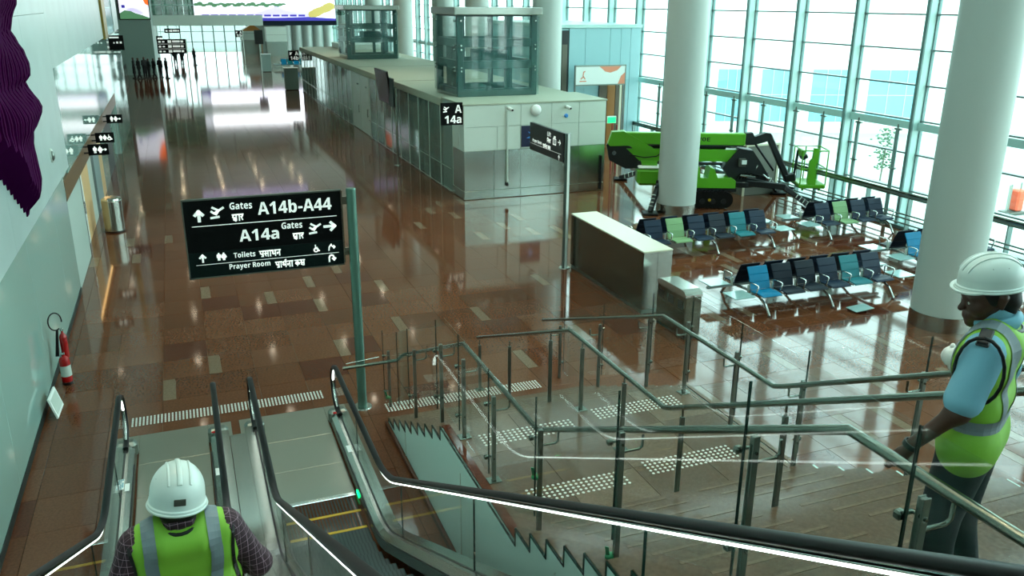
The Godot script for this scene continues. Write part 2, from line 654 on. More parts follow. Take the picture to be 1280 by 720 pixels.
# ---------------------------------------------------------------- floor of large granite tiles
func floor_tiles() -> void:
	var px := 0.797
	var pz := 0.885
	var f := struct_root("floor")
	var known := {}
	for k in [[-0.82, -14.42], [-0.04, -15.31], [-0.04, -19.73], [1.33, -18.85], [2.35, -17.96], [2.35, -15.31], [3.72, -16.19], [5.57, -16.19], [2.35, -19.73], [3.15, -20.62], [3.94, -18.85], [5.56, -13.54], [7.74, -22.39], [-0.82, -25.0], [-0.82, -29.47], [-0.82, -32.1], [-0.82, -35.6], [7.79, -17.96]]:
		var ci := floori((k[0] + 0.82 + 0.05) / px)
		known[Vector2i(ci, roundi((-14.42 - k[1]) / pz))] = 1 if absf(k[0] - (-0.82 + ci * px)) < 0.2 else 2
	var cells := []
	for i in range(-9, 27):
		for r in range(-32, 122):
			var xa := -0.82 + i * px
			var zn := -14.42 - r * pz
			var x0 := maxf(xa, WALL_L if zn > -52.0 else -7.2)
			var x1 := minf(xa + px, 20.1)
			if x1 - x0 < 0.05 or zn - pz < HALL_FAR or zn > HALL_NEAR:
				continue
			var ins: int = known.get(Vector2i(i, r), 0)
			var roll := rng.randf()
			if ins == 0 and not (i <= 9 and zn > -23.0) and roll < 0.20:
				ins = 1 + rng.randi() % 2
			var under := (x1 > -1.35 and x0 < 2.0 and zn > -12.9) or (x0 > 2.5 and x1 < 6.2 and zn > -11.8)
			var t := rng.randf()
			var tone: String = "granite_a" if t < 0.45 else ("granite_b" if t < 0.72 else ("granite_c" if t < 0.93 else "granite_d"))
			var d := Vector2(xa + 0.4, zn - 0.44).length() + (1000.0 if under or zn > -7.0 else 0.0)
			if ins == 0:
				cells.append([d, x0, x1, zn, tone])
			else:
				var cut := x0 + 0.21 if ins == 1 else x1 - 0.21
				cells.append([d, x0, cut, zn, "granite_light" if ins == 1 else tone])
				cells.append([d, cut, x1, zn, "granite_light" if ins == 2 else tone])
	cells.sort_custom(func(a, b): return a[0] < b[0])
	var unit := {}
	var bulk := {}
	for k in cells.size():
		var c: Array = cells[k]
		var w: float = c[2] - c[1] - 0.006
		if w < 0.02:
			continue
		var at := Vector3((c[1] + c[2]) * 0.5, -0.0175, c[3] - pz * 0.5)
		if k < 300:
			var key := "%s_%d" % [c[4], roundi(w * 100)]
			if not unit.has(key):
				unit[key] = MB.new().box(Vector3.ZERO, Vector3(w, 0.035, pz - 0.006), 0.0015).mesh(M[c[4]])
			put_mesh("tile", unit[key], f).position = at
		else:
			if not bulk.has(c[4]):
				bulk[c[4]] = []
			bulk[c[4]].append(Transform3D(Basis.from_scale(Vector3(w, 1, 1)), at))
	for tone in bulk:
		var mm := MultiMesh.new()
		mm.transform_format = MultiMesh.TRANSFORM_3D
		mm.mesh = MB.new().box(Vector3.ZERO, Vector3(1, 0.035, pz - 0.006), 0.0).mesh(M[tone])
		mm.instance_count = bulk[tone].size()
		for k in bulk[tone].size():
			mm.set_instance_transform(k, bulk[tone][k])
		var o := MultiMeshInstance3D.new()
		o.name = "tile_field"
		o.multimesh = mm
		f.add_child(o, true)
		stuff(o)

func columns() -> void:
	var n := 0
	for c in [[14.72, -12.65], [14.78, -23.5], [14.75, -34.35], [14.75, -43.5], [14.75, -49.6], [14.75, -59.0], [14.75, -68.4], [14.0, -119.0], [15.35, -119.0], [16.7, -119.0], [18.05, -119.0], [19.4, -119.0], [14.72, -1.8]]:
		var t := struct_root("column")
		t.position = Vector3(c[0], 0, c[1])
		put("shaft", MB.new().lathe(v2([0.62, 0.33, 0.625, 0.335, 0.625, ROOF]), 48), M.column_white, t)
		put("kick_plate", MB.new().lathe(v2([0.0, 0.0, 0.635, 0.0, 0.635, 0.33, 0.60, 0.335]), 48), M.steel, t)
		n += 1

# ---------------------------------------------------------------- left wall with the toilet recess
func left_wall() -> void:
	var x := WALL_L
	var w := struct_root("wall_left")
	# glossy back-painted glass below, satin panels above, proud by a few millimetres
	var zs := [HALL_NEAR, 9.0, 5.5, 2.0, -1.5, -5.0, -8.5, -12.0, -15.5, -19.0, -21.2]
	for i in zs.size() - 1:
		put("glass_panel", MB.new().bx(x - 0.04, x, 0.0, 2.76, zs[i + 1] + 0.003, zs[i] - 0.003, 0.002), M.wall_glass, w)
	var zu := [HALL_NEAR, 8.0, 3.5, -1.0, -5.5, -10.0, -14.5, -18.5, -22.2]
	for i in zu.size() - 1:
		put("upper_panel", MB.new().bx(x - 0.04, x + 0.03, 2.77, 6.2, zu[i + 1] + 0.003, zu[i] - 0.003, 0.002), M.wall_white, w)
		put("upper_panel", MB.new().bx(x - 0.04, x + 0.03, 6.206, ROOF, zu[i + 1] + 0.003, zu[i] - 0.003, 0.002), M.wall_white, w)
	var zr := [-22.2, -26.5, -31.0, -36.0, -41.5, -47.2, -51.5]
	for i in zr.size() - 1:
		put("glass_panel", MB.new().bx(x - 0.04, x, 2.63, 5.0, zr[i + 1] + 0.003, zr[i] - 0.003, 0.002), M.wall_glass, w)
		if i < 3 or i == 5:
			put("upper_panel", MB.new().bx(x - 0.04, x + 0.03, 5.006, ROOF, zr[i + 1] + 0.003, zr[i] - 0.003, 0.002), M.wall_white, w)
	put("upper_panel", MB.new().bx(x - 0.04, x + 0.03, 5.006, ROOF, -39.4, -36.003, 0.002), M.wall_white, w)
	put("upper_panel", MB.new().bx(x - 0.04, x + 0.03, 8.5, ROOF, -47.2, -39.4, 0.002), M.wall_white, w)
	put("wall_core", MB.new().bx(x - 0.35, x - 0.05, -0.5, ROOF, -21.15, HALL_NEAR).bx(x - 0.35, x - 0.05, 2.5, ROOF, -39.2, -21.2).bx(x - 0.35, x - 0.05, 2.5, 4.95, -47.3, -39.2).bx(x - 0.35, x - 0.05, 8.4, ROOF, -47.3, -39.2).bx(x - 0.35, x - 0.05, -0.5, ROOF, -51.5, -47.3).bx(x - 0.35, x - 0.05, -0.5, 2.6, -47.3, -41.4), M.plain_wall, w)
	put("glass_panel", MB.new().bx(x - 0.045, x, 0.0, 2.62, -51.5, -41.5, 0.002), M.wall_glass, w)
	struct("baseboard_left", MB.new().bx(x - 0.03, x + 0.012, 0.0, 0.13, -21.2, HALL_NEAR), M.dark_green)
	# the recess: header, back wall of doors and panels, a lit jamb
	var r := struct_root("wall_recess")
	put("header", MB.new().bx(x - 0.3, x + 0.01, 2.16, 2.63, -41.5, -21.2, 0.004), M.brown, r)
	put("jamb", MB.new().bx(x - 0.5, x - 0.02, 0.0, 2.2, -24.4, -21.25, 0.004), M.plain_wall, r)
	put("back_wall", MB.new().bx(x - 0.9, x - 0.6, 0.0, 2.7, -41.5, -21.2), M.plain_wall, r)
	put("recess_floor", MB.new().bx(x - 0.9, x, -0.035, -0.001, -41.5, -21.2), M.granite_b, r)
	put("soffit", MB.new().bx(x - 0.9, x - 0.01, 2.55, 2.62, -41.5, -21.2), M.plain_wall, r)
	var strips := [[-24.4, -25.7, "dark_green"], [-25.7, -26.0, "white"], [-26.0, -27.9, "warm_panel"], [-27.9, -29.1, "off_white"], [-29.1, -29.9, "slate_panel"], [-29.9, -31.8, "blue_grey"], [-31.8, -33.1, "warm_panel"], [-33.1, -35.6, "wall_glass"], [-35.6, -38.6, "dark_green"], [-38.6, -41.4, "wall_glass"]]
	mat("warm_panel", Color(0.86, 0.70, 0.48), 0.4)
	mat("slate_panel", Color(0.24, 0.33, 0.31), 0.4)
	mat("blue_grey", Color(0.52, 0.62, 0.62), 0.3)
	for s in strips:
		put("door_leaf" if s[2] == "dark_green" else "wall_panel", MB.new().bx(x - 0.5, x - 0.14, 0.0, 2.5, s[1] + 0.01, s[0] - 0.01, 0.006), M[s[2]], r)
	put("pull_handle", MB.new().rod(Vector3(x - 0.10, 0.9, -25.5), Vector3(x - 0.10, 1.25, -25.5), 0.015).rod(Vector3(x - 0.16, 0.95, -25.5), Vector3(x - 0.09, 0.95, -25.5), 0.01).rod(Vector3(x - 0.16, 1.2, -25.5), Vector3(x - 0.09, 1.2, -25.5), 0.01), M.steel_bright, r)
	var lamp := thing("strip_light", Vector3(x - 0.13, 2.13, -30.0), "warm strip light under the brown header of the toilet recess", "light")
	put("diffuser", MB.new().bx(-0.03, 0.03, 0.0, 0.025, -5.0, 5.0), M.warm_light, lamp)
	var al := AreaLight3D.new()
	al.name = "strip_glow"
	al.area_size = Vector2(0.06, 10.0)
	al.light_color = Color(1.0, 0.82, 0.55)
	al.light_energy = 0.7
	al.position = Vector3(0, -0.01, 0)
	al.rotation.x = -PI / 2
	al.shadow_enabled = true
	lamp.add_child(al)
	# window with a gold reveal, high in the wall
	var win := struct_root("window_inner")
	put("window_reveal", MB.new().bx(x - 0.05, x + 0.12, 4.96, 8.5, -41.2, -39.4, 0.004), M.gold, win)
	for i in 3:
		put("pane", MB.new().bx(x - 0.03, x + 0.01, 5.0 + 1.15 * i, 6.12 + 1.15 * i, -47.2, -41.25), M.glaze_blue, win)
	put("window_frame", MB.new().bx(x - 0.02, x + 0.05, 4.94, 5.0, -47.25, -41.2).bx(x - 0.02, x + 0.05, 4.94, 8.5, -47.3, -47.2), M.white, win)
	# small oval fitting on the wall
	var oval := thing("wall_fitting", Vector3(x + 0.03, 3.45, -19.66), "small oval white fitting on the pale wall right of the purple relief", "wall fitting")
	put("body", MB.new().ell(Vector3.ZERO, Vector3(0.07, 0.15, 0.09), 14, 8), M.off_white, oval)
	put("face", MB.new().ell(Vector3(0.03, 0.0, 0.03), Vector3(0.055, 0.11, 0.05), 12, 6), M.steel_dark, oval)
	# purple relief: a stack of wavy upright fins
	var art := thing("wall_relief", Vector3(x + 0.03, 3.0, -16.0), "large dark purple relief of wavy upright fins on the left wall", "wall art")
	var prof := v2([3.05, 0.02, 3.2, 0.14, 3.42, 0.26, 3.65, 0.30, 3.95, 0.285, 4.2, 0.27, 4.42, 0.30, 4.62, 0.42, 4.80, 0.49, 4.95, 0.45, 5.08, 0.36, 5.2, 0.30, 5.36, 0.40, 5.5, 0.405, 5.7, 0.36, 5.88, 0.28, 6.02, 0.22, 6.2, 0.27, 6.48, 0.38, 6.8, 0.44, 7.1, 0.36, 7.4, 0.22, 7.6, 0.05])
	var sub := 2
	for i in 14 * sub:
		var z := 0.2 * i / sub
		var lift := 0.115 * floorf(float(i) / sub)
		var poly := PackedVector2Array([Vector2(0, 0.05 + lift)])
		var steps := 46
		for k in steps + 1:
			var y := lerpf(3.05 + lift, 7.6, float(k) / steps)
			var wav := 0.0
			for q in prof.size() - 1:
				if y >= prof[q].x and y <= prof[q + 1].x:
					wav = lerpf(prof[q].y, prof[q + 1].y, smoothstep(prof[q].x, prof[q + 1].x, y))
			var mix_ := clampf(z / 2.6, 0.0, 1.0)
			var other := 0.32 + 0.13 * sin(y * 2.6 + 1.3 + z * 1.1) + 0.05 * sin(y * 6.1 - z * 2.0)
			var p := lerpf(wav, other, mix_) * smoothstep(3.03 + lift, 3.30 + lift, y) + 0.006 * (i % 2)
			poly.append(Vector2(maxf(p, 0.02), y - 3.0))
		poly.append(Vector2(0, 4.6))
		put("fin", MB.new().prism(poly, 0.2 / sub - 0.006, Transform3D(Basis.IDENTITY, Vector3(0, 0, z))), M.purple if i % 2 else M.purple_b, art)
	# extinguisher standing at the wall, with its hose
	var ex := thing("fire_extinguisher", Vector3(-2.40, 0, -15.75), "red fire extinguisher with looped black hose standing at the glossy left wall", "fire extinguisher")
	put("cylinder", MB.new().lathe(v2([0.0, 0.035, 0.085, 0.035, 0.088, 0.05, 0.088, 0.44, 0.075, 0.49, 0.03, 0.53, 0.03, 0.56]), 20), M.red, ex)
	put("foot_ring", MB.new().lathe(v2([0.0, 0.0, 0.09, 0.0, 0.092, 0.05, 0.086, 0.055]), 20), M.black, ex)
	put("label", MB.new().lathe(v2([0.0892, 0.16, 0.0892, 0.36]), 20), M.off_white, ex).scale = Vector3(1, 1, 1)
	var ex2 := put("spare_cylinder", MB.new().lathe(v2([0.0, 0.0, 0.06, 0.0, 0.062, 0.02, 0.062, 0.38, 0.045, 0.43, 0.02, 0.46, 0.02, 0.5]), 18), M.red, ex)
	ex2.position = Vector3(0.02, 0.45, -0.15)
	put("valve", MB.new().box(Vector3(0.02, 0.97, -0.15), Vector3(0.05, 0.06, 0.05), 0.01).bar(Vector3(0.02, 0.99, -0.15), Vector3(0.06, 1.03, -0.02), 0.02, 0.012).rod(Vector3(0.0, 0.55, 0), Vector3(0.0, 0.60, 0), 0.025), M.steel_bright, ex)
	var hose := PackedVector3Array()
	for k in 22:
		var a := -0.5 + TAU * 0.86 * k / 21.0
		hose.append(Vector3(-0.06 - 0.11 * sin(a) * 0.9, 1.14 - 0.16 * cos(a), -0.12 + 0.05 * sin(a)))
	put("hose", MB.new().tube(hose, 0.012, 8), M.rubber, ex)
	put("horn", MB.new().rod(Vector3(-0.05, 0.98, -0.14), Vector3(-0.10, 0.52, -0.05), 0.02, 10, 0.032), M.rubber, ex)
	# white panel leaning at the wall
	var lp := thing("leaning_panel", Vector3(-2.45, 0, -14.55), "thin white framed panel leaning at the foot of the left wall", "panel")
	var pb := Basis(Vector3(0, 0, 1), 0.28) * Basis(Vector3(1, 0, 0), -0.06)
	put("board", MB.new().box(Vector3(0.0, 0.19, 0.0), Vector3(0.03, 0.36, 0.62), 0.004, pb), M.white, lp)
	put("inset", MB.new().box(Vector3(0.017, 0.195, 0.0), Vector3(0.006, 0.26, 0.5), 0.002, pb), M.off_white, lp)
	# bin
	var bin := thing("litter_bin", Vector3(-2.18, 0, -26.95), "round brushed steel litter bin beside the toilet recess", "bin")
	put("body", MB.new().lathe(v2([0.0, 0.04, 0.27, 0.04, 0.275, 0.05, 0.275, 0.93, 0.26, 0.95, 0.0, 0.95]), 32), M.steel, bin)
	put("foot", MB.new().lathe(v2([0.0, 0.0, 0.28, 0.0, 0.28, 0.04, 0.26, 0.045]), 32), M.black, bin)
	put("lid", MB.new().lathe(v2([0.0, 1.03, 0.2, 1.03, 0.265, 1.0, 0.275, 0.955, 0.26, 0.95]), 32), M.steel_bright, bin)
	# three toilet signs on brackets
	toilet_sign(Vector3(-2.6, 2.40, -26.1), 0, "black toilet sign nearest the purple relief, first of three along the wall")
	toilet_sign(Vector3(-2.6, 2.36, -28.7), 1, "black sign with wheelchair symbol, middle of three along the wall")
	toilet_sign(Vector3(-2.6, 2.30, -33.8), 2, "black toilet sign farthest along the wall, last of three")

const MAN := [[[0.5, 0.93], [0.5, 0.86]], [[0.36, 0.72], [0.64, 0.72]], [[0.42, 0.72], [0.42, 0.05]], [[0.58, 0.72], [0.58, 0.05]], [[0.5, 0.72], [0.5, 0.38]], [[0.32, 0.7], [0.32, 0.42]], [[0.68, 0.7], [0.68, 0.42]]]
const WOMAN := [[[0.5, 0.93], [0.5, 0.86]], [[0.4, 0.72], [0.6, 0.72]], [[0.5, 0.72], [0.3, 0.32]], [[0.5, 0.72], [0.7, 0.32]], [[0.5, 0.72], [0.5, 0.3]], [[0.34, 0.34], [0.66, 0.34]], [[0.44, 0.3], [0.44, 0.05]], [[0.56, 0.3], [0.56, 0.05]], [[0.36, 0.7], [0.24, 0.42]], [[0.64, 0.7], [0.76, 0.42]]]
const ARROW_R := [[[0.05, 0.5], [0.92, 0.5]], [[0.58, 0.84], [0.95, 0.5], [0.58, 0.16]]]
const ARROW_UP := [[[0.5, 0.05], [0.5, 0.92]], [[0.16, 0.58], [0.5, 0.95], [0.84, 0.58]]]
const WHEELCHAIR := [[[0.4, 0.95], [0.4, 0.88]], [[0.4, 0.75], [0.42, 0.45], [0.68, 0.45], [0.8, 0.15], [0.9, 0.18]], [[0.41, 0.62], [0.62, 0.62]], [[0.32, 0.52], [0.2, 0.38], [0.2, 0.22], [0.32, 0.08], [0.5, 0.05], [0.64, 0.16], [0.68, 0.3]]]
const PLANE := [[[0.1, 0.62], [0.3, 0.46], [0.98, 0.86]], [[0.62, 0.66], [0.2, 0.92]], [[0.6, 0.62], [0.42, 0.36]], [[0.3, 0.46], [0.4, 0.5]], [[0.05, 0.12], [0.62, 0.18]]]
const U_TURN := [[[0.2, 0.1], [0.2, 0.6], [0.3, 0.84], [0.5, 0.92], [0.7, 0.84], [0.8, 0.6], [0.8, 0.3]], [[0.58, 0.5], [0.8, 0.24], [1.0, 0.5]]]
const BEND := [[[0.15, 0.08], [0.2, 0.5], [0.38, 0.76], [0.55, 0.66], [0.72, 0.5], [0.92, 0.5]], [[0.5, 0.9], [0.42, 0.78]], [[0.76, 0.7], [0.94, 0.5], [0.78, 0.32]]]
const LIFT := [[[0.1, 0.05], [0.9, 0.05], [0.9, 0.7], [0.1, 0.7], [0.1, 0.05]], [[0.5, 0.05], [0.5, 0.7]], [[0.3, 0.82], [0.4, 0.98], [0.5, 0.82]], [[0.58, 0.98], [0.68, 0.82], [0.78, 0.98]]]

func toilet_sign(at: Vector3, kind: int, label: String) -> void:
	var t := thing("toilet_sign", at, label, "sign", "toilet signs along the left wall")
	put("board", MB.new().bx(0.1, 0.62, 0.0, 0.3, -0.03, 0.03, 0.004), M.sign_black, t)
	put("bracket", MB.new().bx(-0.02, 0.1, 0.22, 0.26, -0.015, 0.015).bx(-0.02, 0.1, 0.05, 0.09, -0.015, 0.015), M.black, t)
	var m: Material = M.letter_white_glow
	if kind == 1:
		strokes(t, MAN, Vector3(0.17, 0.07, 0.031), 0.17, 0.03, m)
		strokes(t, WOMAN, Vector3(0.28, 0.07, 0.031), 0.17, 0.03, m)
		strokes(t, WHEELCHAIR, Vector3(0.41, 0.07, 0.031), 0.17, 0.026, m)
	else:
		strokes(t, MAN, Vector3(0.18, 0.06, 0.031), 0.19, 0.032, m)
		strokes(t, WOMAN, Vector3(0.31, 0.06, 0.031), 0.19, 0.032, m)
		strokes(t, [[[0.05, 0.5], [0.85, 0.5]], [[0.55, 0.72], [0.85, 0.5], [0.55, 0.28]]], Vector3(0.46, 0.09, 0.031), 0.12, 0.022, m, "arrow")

# ---------------------------------------------------------------- escalators
func slope(z: float) -> float:
	return 0.53 * (ramp(z + 9.05, 0.5) - ramp(z - 0.2, 0.5))

func slope_path(x: float, y: float, za: float, zb: float) -> PackedVector3Array:
	var zs := [za]
	for z in [-9.55, -9.4, -9.25, -9.05, -8.85, -8.7, -8.55, -0.3, -0.1, 0.1, 0.3, 0.5, 0.7]:
		if z > za and z < zb:
			zs.append(z)
	zs.append(zb)
	var p := PackedVector3Array()
	for z in zs:
		p.append(Vector3(x, y + slope(z), z))
	return p

# upright sheet between two heights above the slope line
func slope_sheet(x: float, t: float, lo: float, hi: float, za: float, zb: float) -> MB:
	var up := slope_path(0, hi, za, zb)
	var dn := slope_path(0, lo, za, zb)
	var poly := PackedVector2Array()
	for p in dn:
		poly.append(Vector2(p.z, p.y))
	up.reverse()
	for p in up:
		poly.append(Vector2(p.z, p.y))
	return MB.new().prism(poly, t, zy_plane(x))

func escalators() -> void:
	var a := escalator(-0.645, "left escalator, the one the worker in the white helmet rides down")
	var b := escalator(1.195, "right escalator, empty, beside the white stair wall")
	for t in [a, b]:
		t.set_meta("group", "pair of escalators down to the hall")
	# steel cover between the two
	var c := thing("cover_plate", Vector3(0.28, 0, 0), "steel cover between the two escalators", "cover plate")
	var top := slope_path(0, 0.23, -12.4, 2.0)
	put("cover", slope_sheet(0.115, 0.23, -0.4, 0.205, -12.3, 2.0), M.steel, c)
	put("fascia", MB.new().bx(-0.115, 0.115, 0.0, 0.2, -12.36, -12.3), M.steel_dark, c)
	# small poster on the end of the left newel
	var g := thing("sticker", Vector3(-1.32, 0.236, -11.35), "small blue and white patterned sticker on the left escalator deck", "sticker")
	put("paper", MB.new().bx(-0.05, 0.05, -0.001, 0.002, -0.14, 0.14), M.white, g)
	var dots := MB.new()
	for i in 6:
		for j in 4:
			if (i * 7 + j * 3) % 4 != 0:
				dots.bx(-0.045 + 0.023 * j, -0.027 + 0.023 * j, 0.002, 0.0035, -0.13 + 0.045 * i, -0.095 + 0.045 * i)
	put("print", dots, M.glaze_blue, g)

func escalator(cx: float, label: String) -> Node3D:
	var t := thing("escalator", Vector3(cx, 0, 0), label, "escalator")
	for s in [-1.0, 1.0]:
		var x: float = s * 0.65
		# glass balustrade with its rounded end
		var up := slope_path(0, 0.955, -12.52, 2.0)
		var dn := slope_path(0, 0.2, -12.52, 2.0)
		var poly := PackedVector2Array()
		for p in dn:
			poly.append(Vector2(p.z, p.y))
		up.reverse()
		for p in up:
			poly.append(Vector2(p.z, p.y))
		for k in range(1, 12):
			var a := PI / 2 + PI * k / 12.0
			poly.append(Vector2(-12.52 + 0.36 * cos(a), 0.5775 + 0.3775 * sin(a)))
		put("balustrade_glass", MB.new().prism(poly, 0.012, zy_plane(x + 0.006)), M.rail_glass, t)
		for zj in [-10.9, -8.2, -5.6, -3.0, -0.4]:
			put("glass_joint", MB.new().bx(x - 0.007, x + 0.007, 0.22 + slope(zj), 0.95 + slope(zj), zj - 0.004, zj + 0.004), M.glass_edge, t)
		# handrail and the light line below it
		var hp := PackedVector3Array()
		hp.append(Vector3(x, 0.26, -12.35))
		for k in 13:
			var a := PI * 1.5 - PI * k / 12.0
			hp.append(Vector3(x, 0.615 + 0.375 * sin(a), -12.52 + 0.395 * cos(a)))
		hp.append_array(slope_path(x, 0.99, -12.3, 2.0))
		put("handrail", MB.new().tube(hp, 0.042, 12, 0.024, Vector3(1, 0, 0)), M.rubber, t)
		var lp := PackedVector3Array()
		for k in 11:
			var a := PI * 1.42 - PI * 0.92 * k / 10.0
			lp.append(Vector3(x, 0.6 + 0.345 * sin(a), -12.52 + 0.36 * cos(a)))
		lp.append_array(slope_path(x, 0.945, -12.4, 2.0))
		put("rail_guide", MB.new().tube(lp, 0.016, 8, 0.009, Vector3(1, 0, 0)), M.steel_bright, t)
		var led := PackedVector3Array()
		for p in lp:
			led.append(p + Vector3(-s * 0.0 , -0.014, 0))
		put("light_strip", MB.new().tube(led, 0.014, 6, 0.008, Vector3(1, 0, 0)), M.led, t)
		# decks and skirting
		var inner := MB.new()
		var pts := slope_path(0, 0.0, -12.55, 2.0)
		for k in pts.size() - 1:
			var p := pts[k]
			var q := pts[k + 1]
			var cs := [[0.52, 0.02], [0.535, 0.16], [0.60, 0.225], [0.64, 0.23]]
			for j in 3:
				inner.quad(Vector3(s * cs[j][0], p.y + cs[j][1], p.z), Vector3(s * cs[j + 1][0], p.y + cs[j + 1][1], p.z), Vector3(s * cs[j + 1][0], q.y + cs[j + 1][1], q.z), Vector3(s * cs[j][0], q.y + cs[j][1], q.z), Vector3(-s, 1, 0))
		put("inner_deck", inner, M.steel, t)
		var rub := slope_path(s * 0.525, 0.16, -12.0, 2.0)
		put("skirt_brush", MB.new().tube(rub, 0.01, 6), M.black, t)
		put("outer_deck", slope_sheet(s * 0.73 + 0.07, 0.14, 0.12, 0.23, -12.5, 2.0), M.steel, t)
		put("deck_end", MB.new().box(Vector3(s * 0.65, 0.125, -12.6), Vector3(0.3, 0.25, 0.2), 0.05), M.steel_dark, t)
		put("deck_seam", slope_sheet(s * 0.655 + 0.012, 0.024, 0.21, 0.236, -12.55, 2.0), M.black, t)
		put("outer_skirt", slope_sheet(s * 0.79 + 0.01, 0.02, -0.75, 0.15, -12.45, 2.0), M.steel_dark, t)
	# landing plates and comb
	var zp := [-13.22, -12.25, -11.3, -10.42]
	for i in 3:
		put("floor_plate", MB.new().bx(-0.5, 0.5, 0.0, 0.012, zp[i] + 0.004, zp[i + 1] - 0.004, 0.003), M.plate_steel, t)
	for s in [-0.68, 0.68]:
		put("plate_apron", MB.new().bx(s - 0.176, s + 0.176, 0.0, 0.011, -13.22, -12.72, 0.003), M.plate_steel, t)
		put("warning_label", MB.new().box(Vector3(s * 0.86, 0.237, -11.25), Vector3(0.06, 0.004, 0.2), 0.001), M.white, t)
	put("warning_disc", MB.new().lathe(v2([0.0, 0.006, 0.035, 0.006, 0.035, 0.0]), 16, Vector3(0.585, 0.25, -12.45)), M.red, t)
	put("comb", MB.new().bx(-0.5, 0.5, 0.005, 0.022, -10.42, -10.34, 0.006), M.steel_bright, t)
	for s in [-0.515, 0.515]:
		put("step_light", MB.new().box(Vector3(s, 0.05, -10.3), Vector3(0.012, 0.05, 0.16), 0.004), M.green_led, t)
	# steps with yellow edges
	var z := -10.34
	for i in 27:
		var zc := z + 0.4 * i
		var y := 0.53 * (ramp(zc + 9.0, 0.7) - ramp(zc - 0.4, 0.7))
		var st := put("step", MB.new().bx(-0.5, 0.5, y - 0.24, y, zc, zc + 0.397, 0.004), M.step_metal, t)
		put("edge_line", MB.new().bx(-0.49, 0.49, y - 0.002, y + 0.004, zc + 0.345, zc + 0.395), M.yellow, st)
		if i < 12:
			var gr := MB.new()
			for k in 22:
				gr.bx(-0.48 + 0.044 * k, -0.463 + 0.044 * k, y - 0.002, y + 0.003, zc + 0.01, zc + 0.34)
			stuff(put("tread_rib", gr, M.dark_green, st))
	# truss under the incline
	put("truss", slope_sheet(0.76, 1.52, -1.1, -0.62, -8.6, 2.0), M.steel_dark, t)
	return t

# ---------------------------------------------------------------- stair
func stair_y(z: float) -> float:
	if z < -12.15:
		return 0.0
	if z < -9.13:
		return 0.1683 * (floorf((z + 12.15) / 0.3775) + 1.0)
	if z < -6.55:
		return 1.515
	if z < -2.85:
		return 1.515 + 0.18 * (floorf((z + 6.55) / 0.37) + 1.0)
	return 3.5

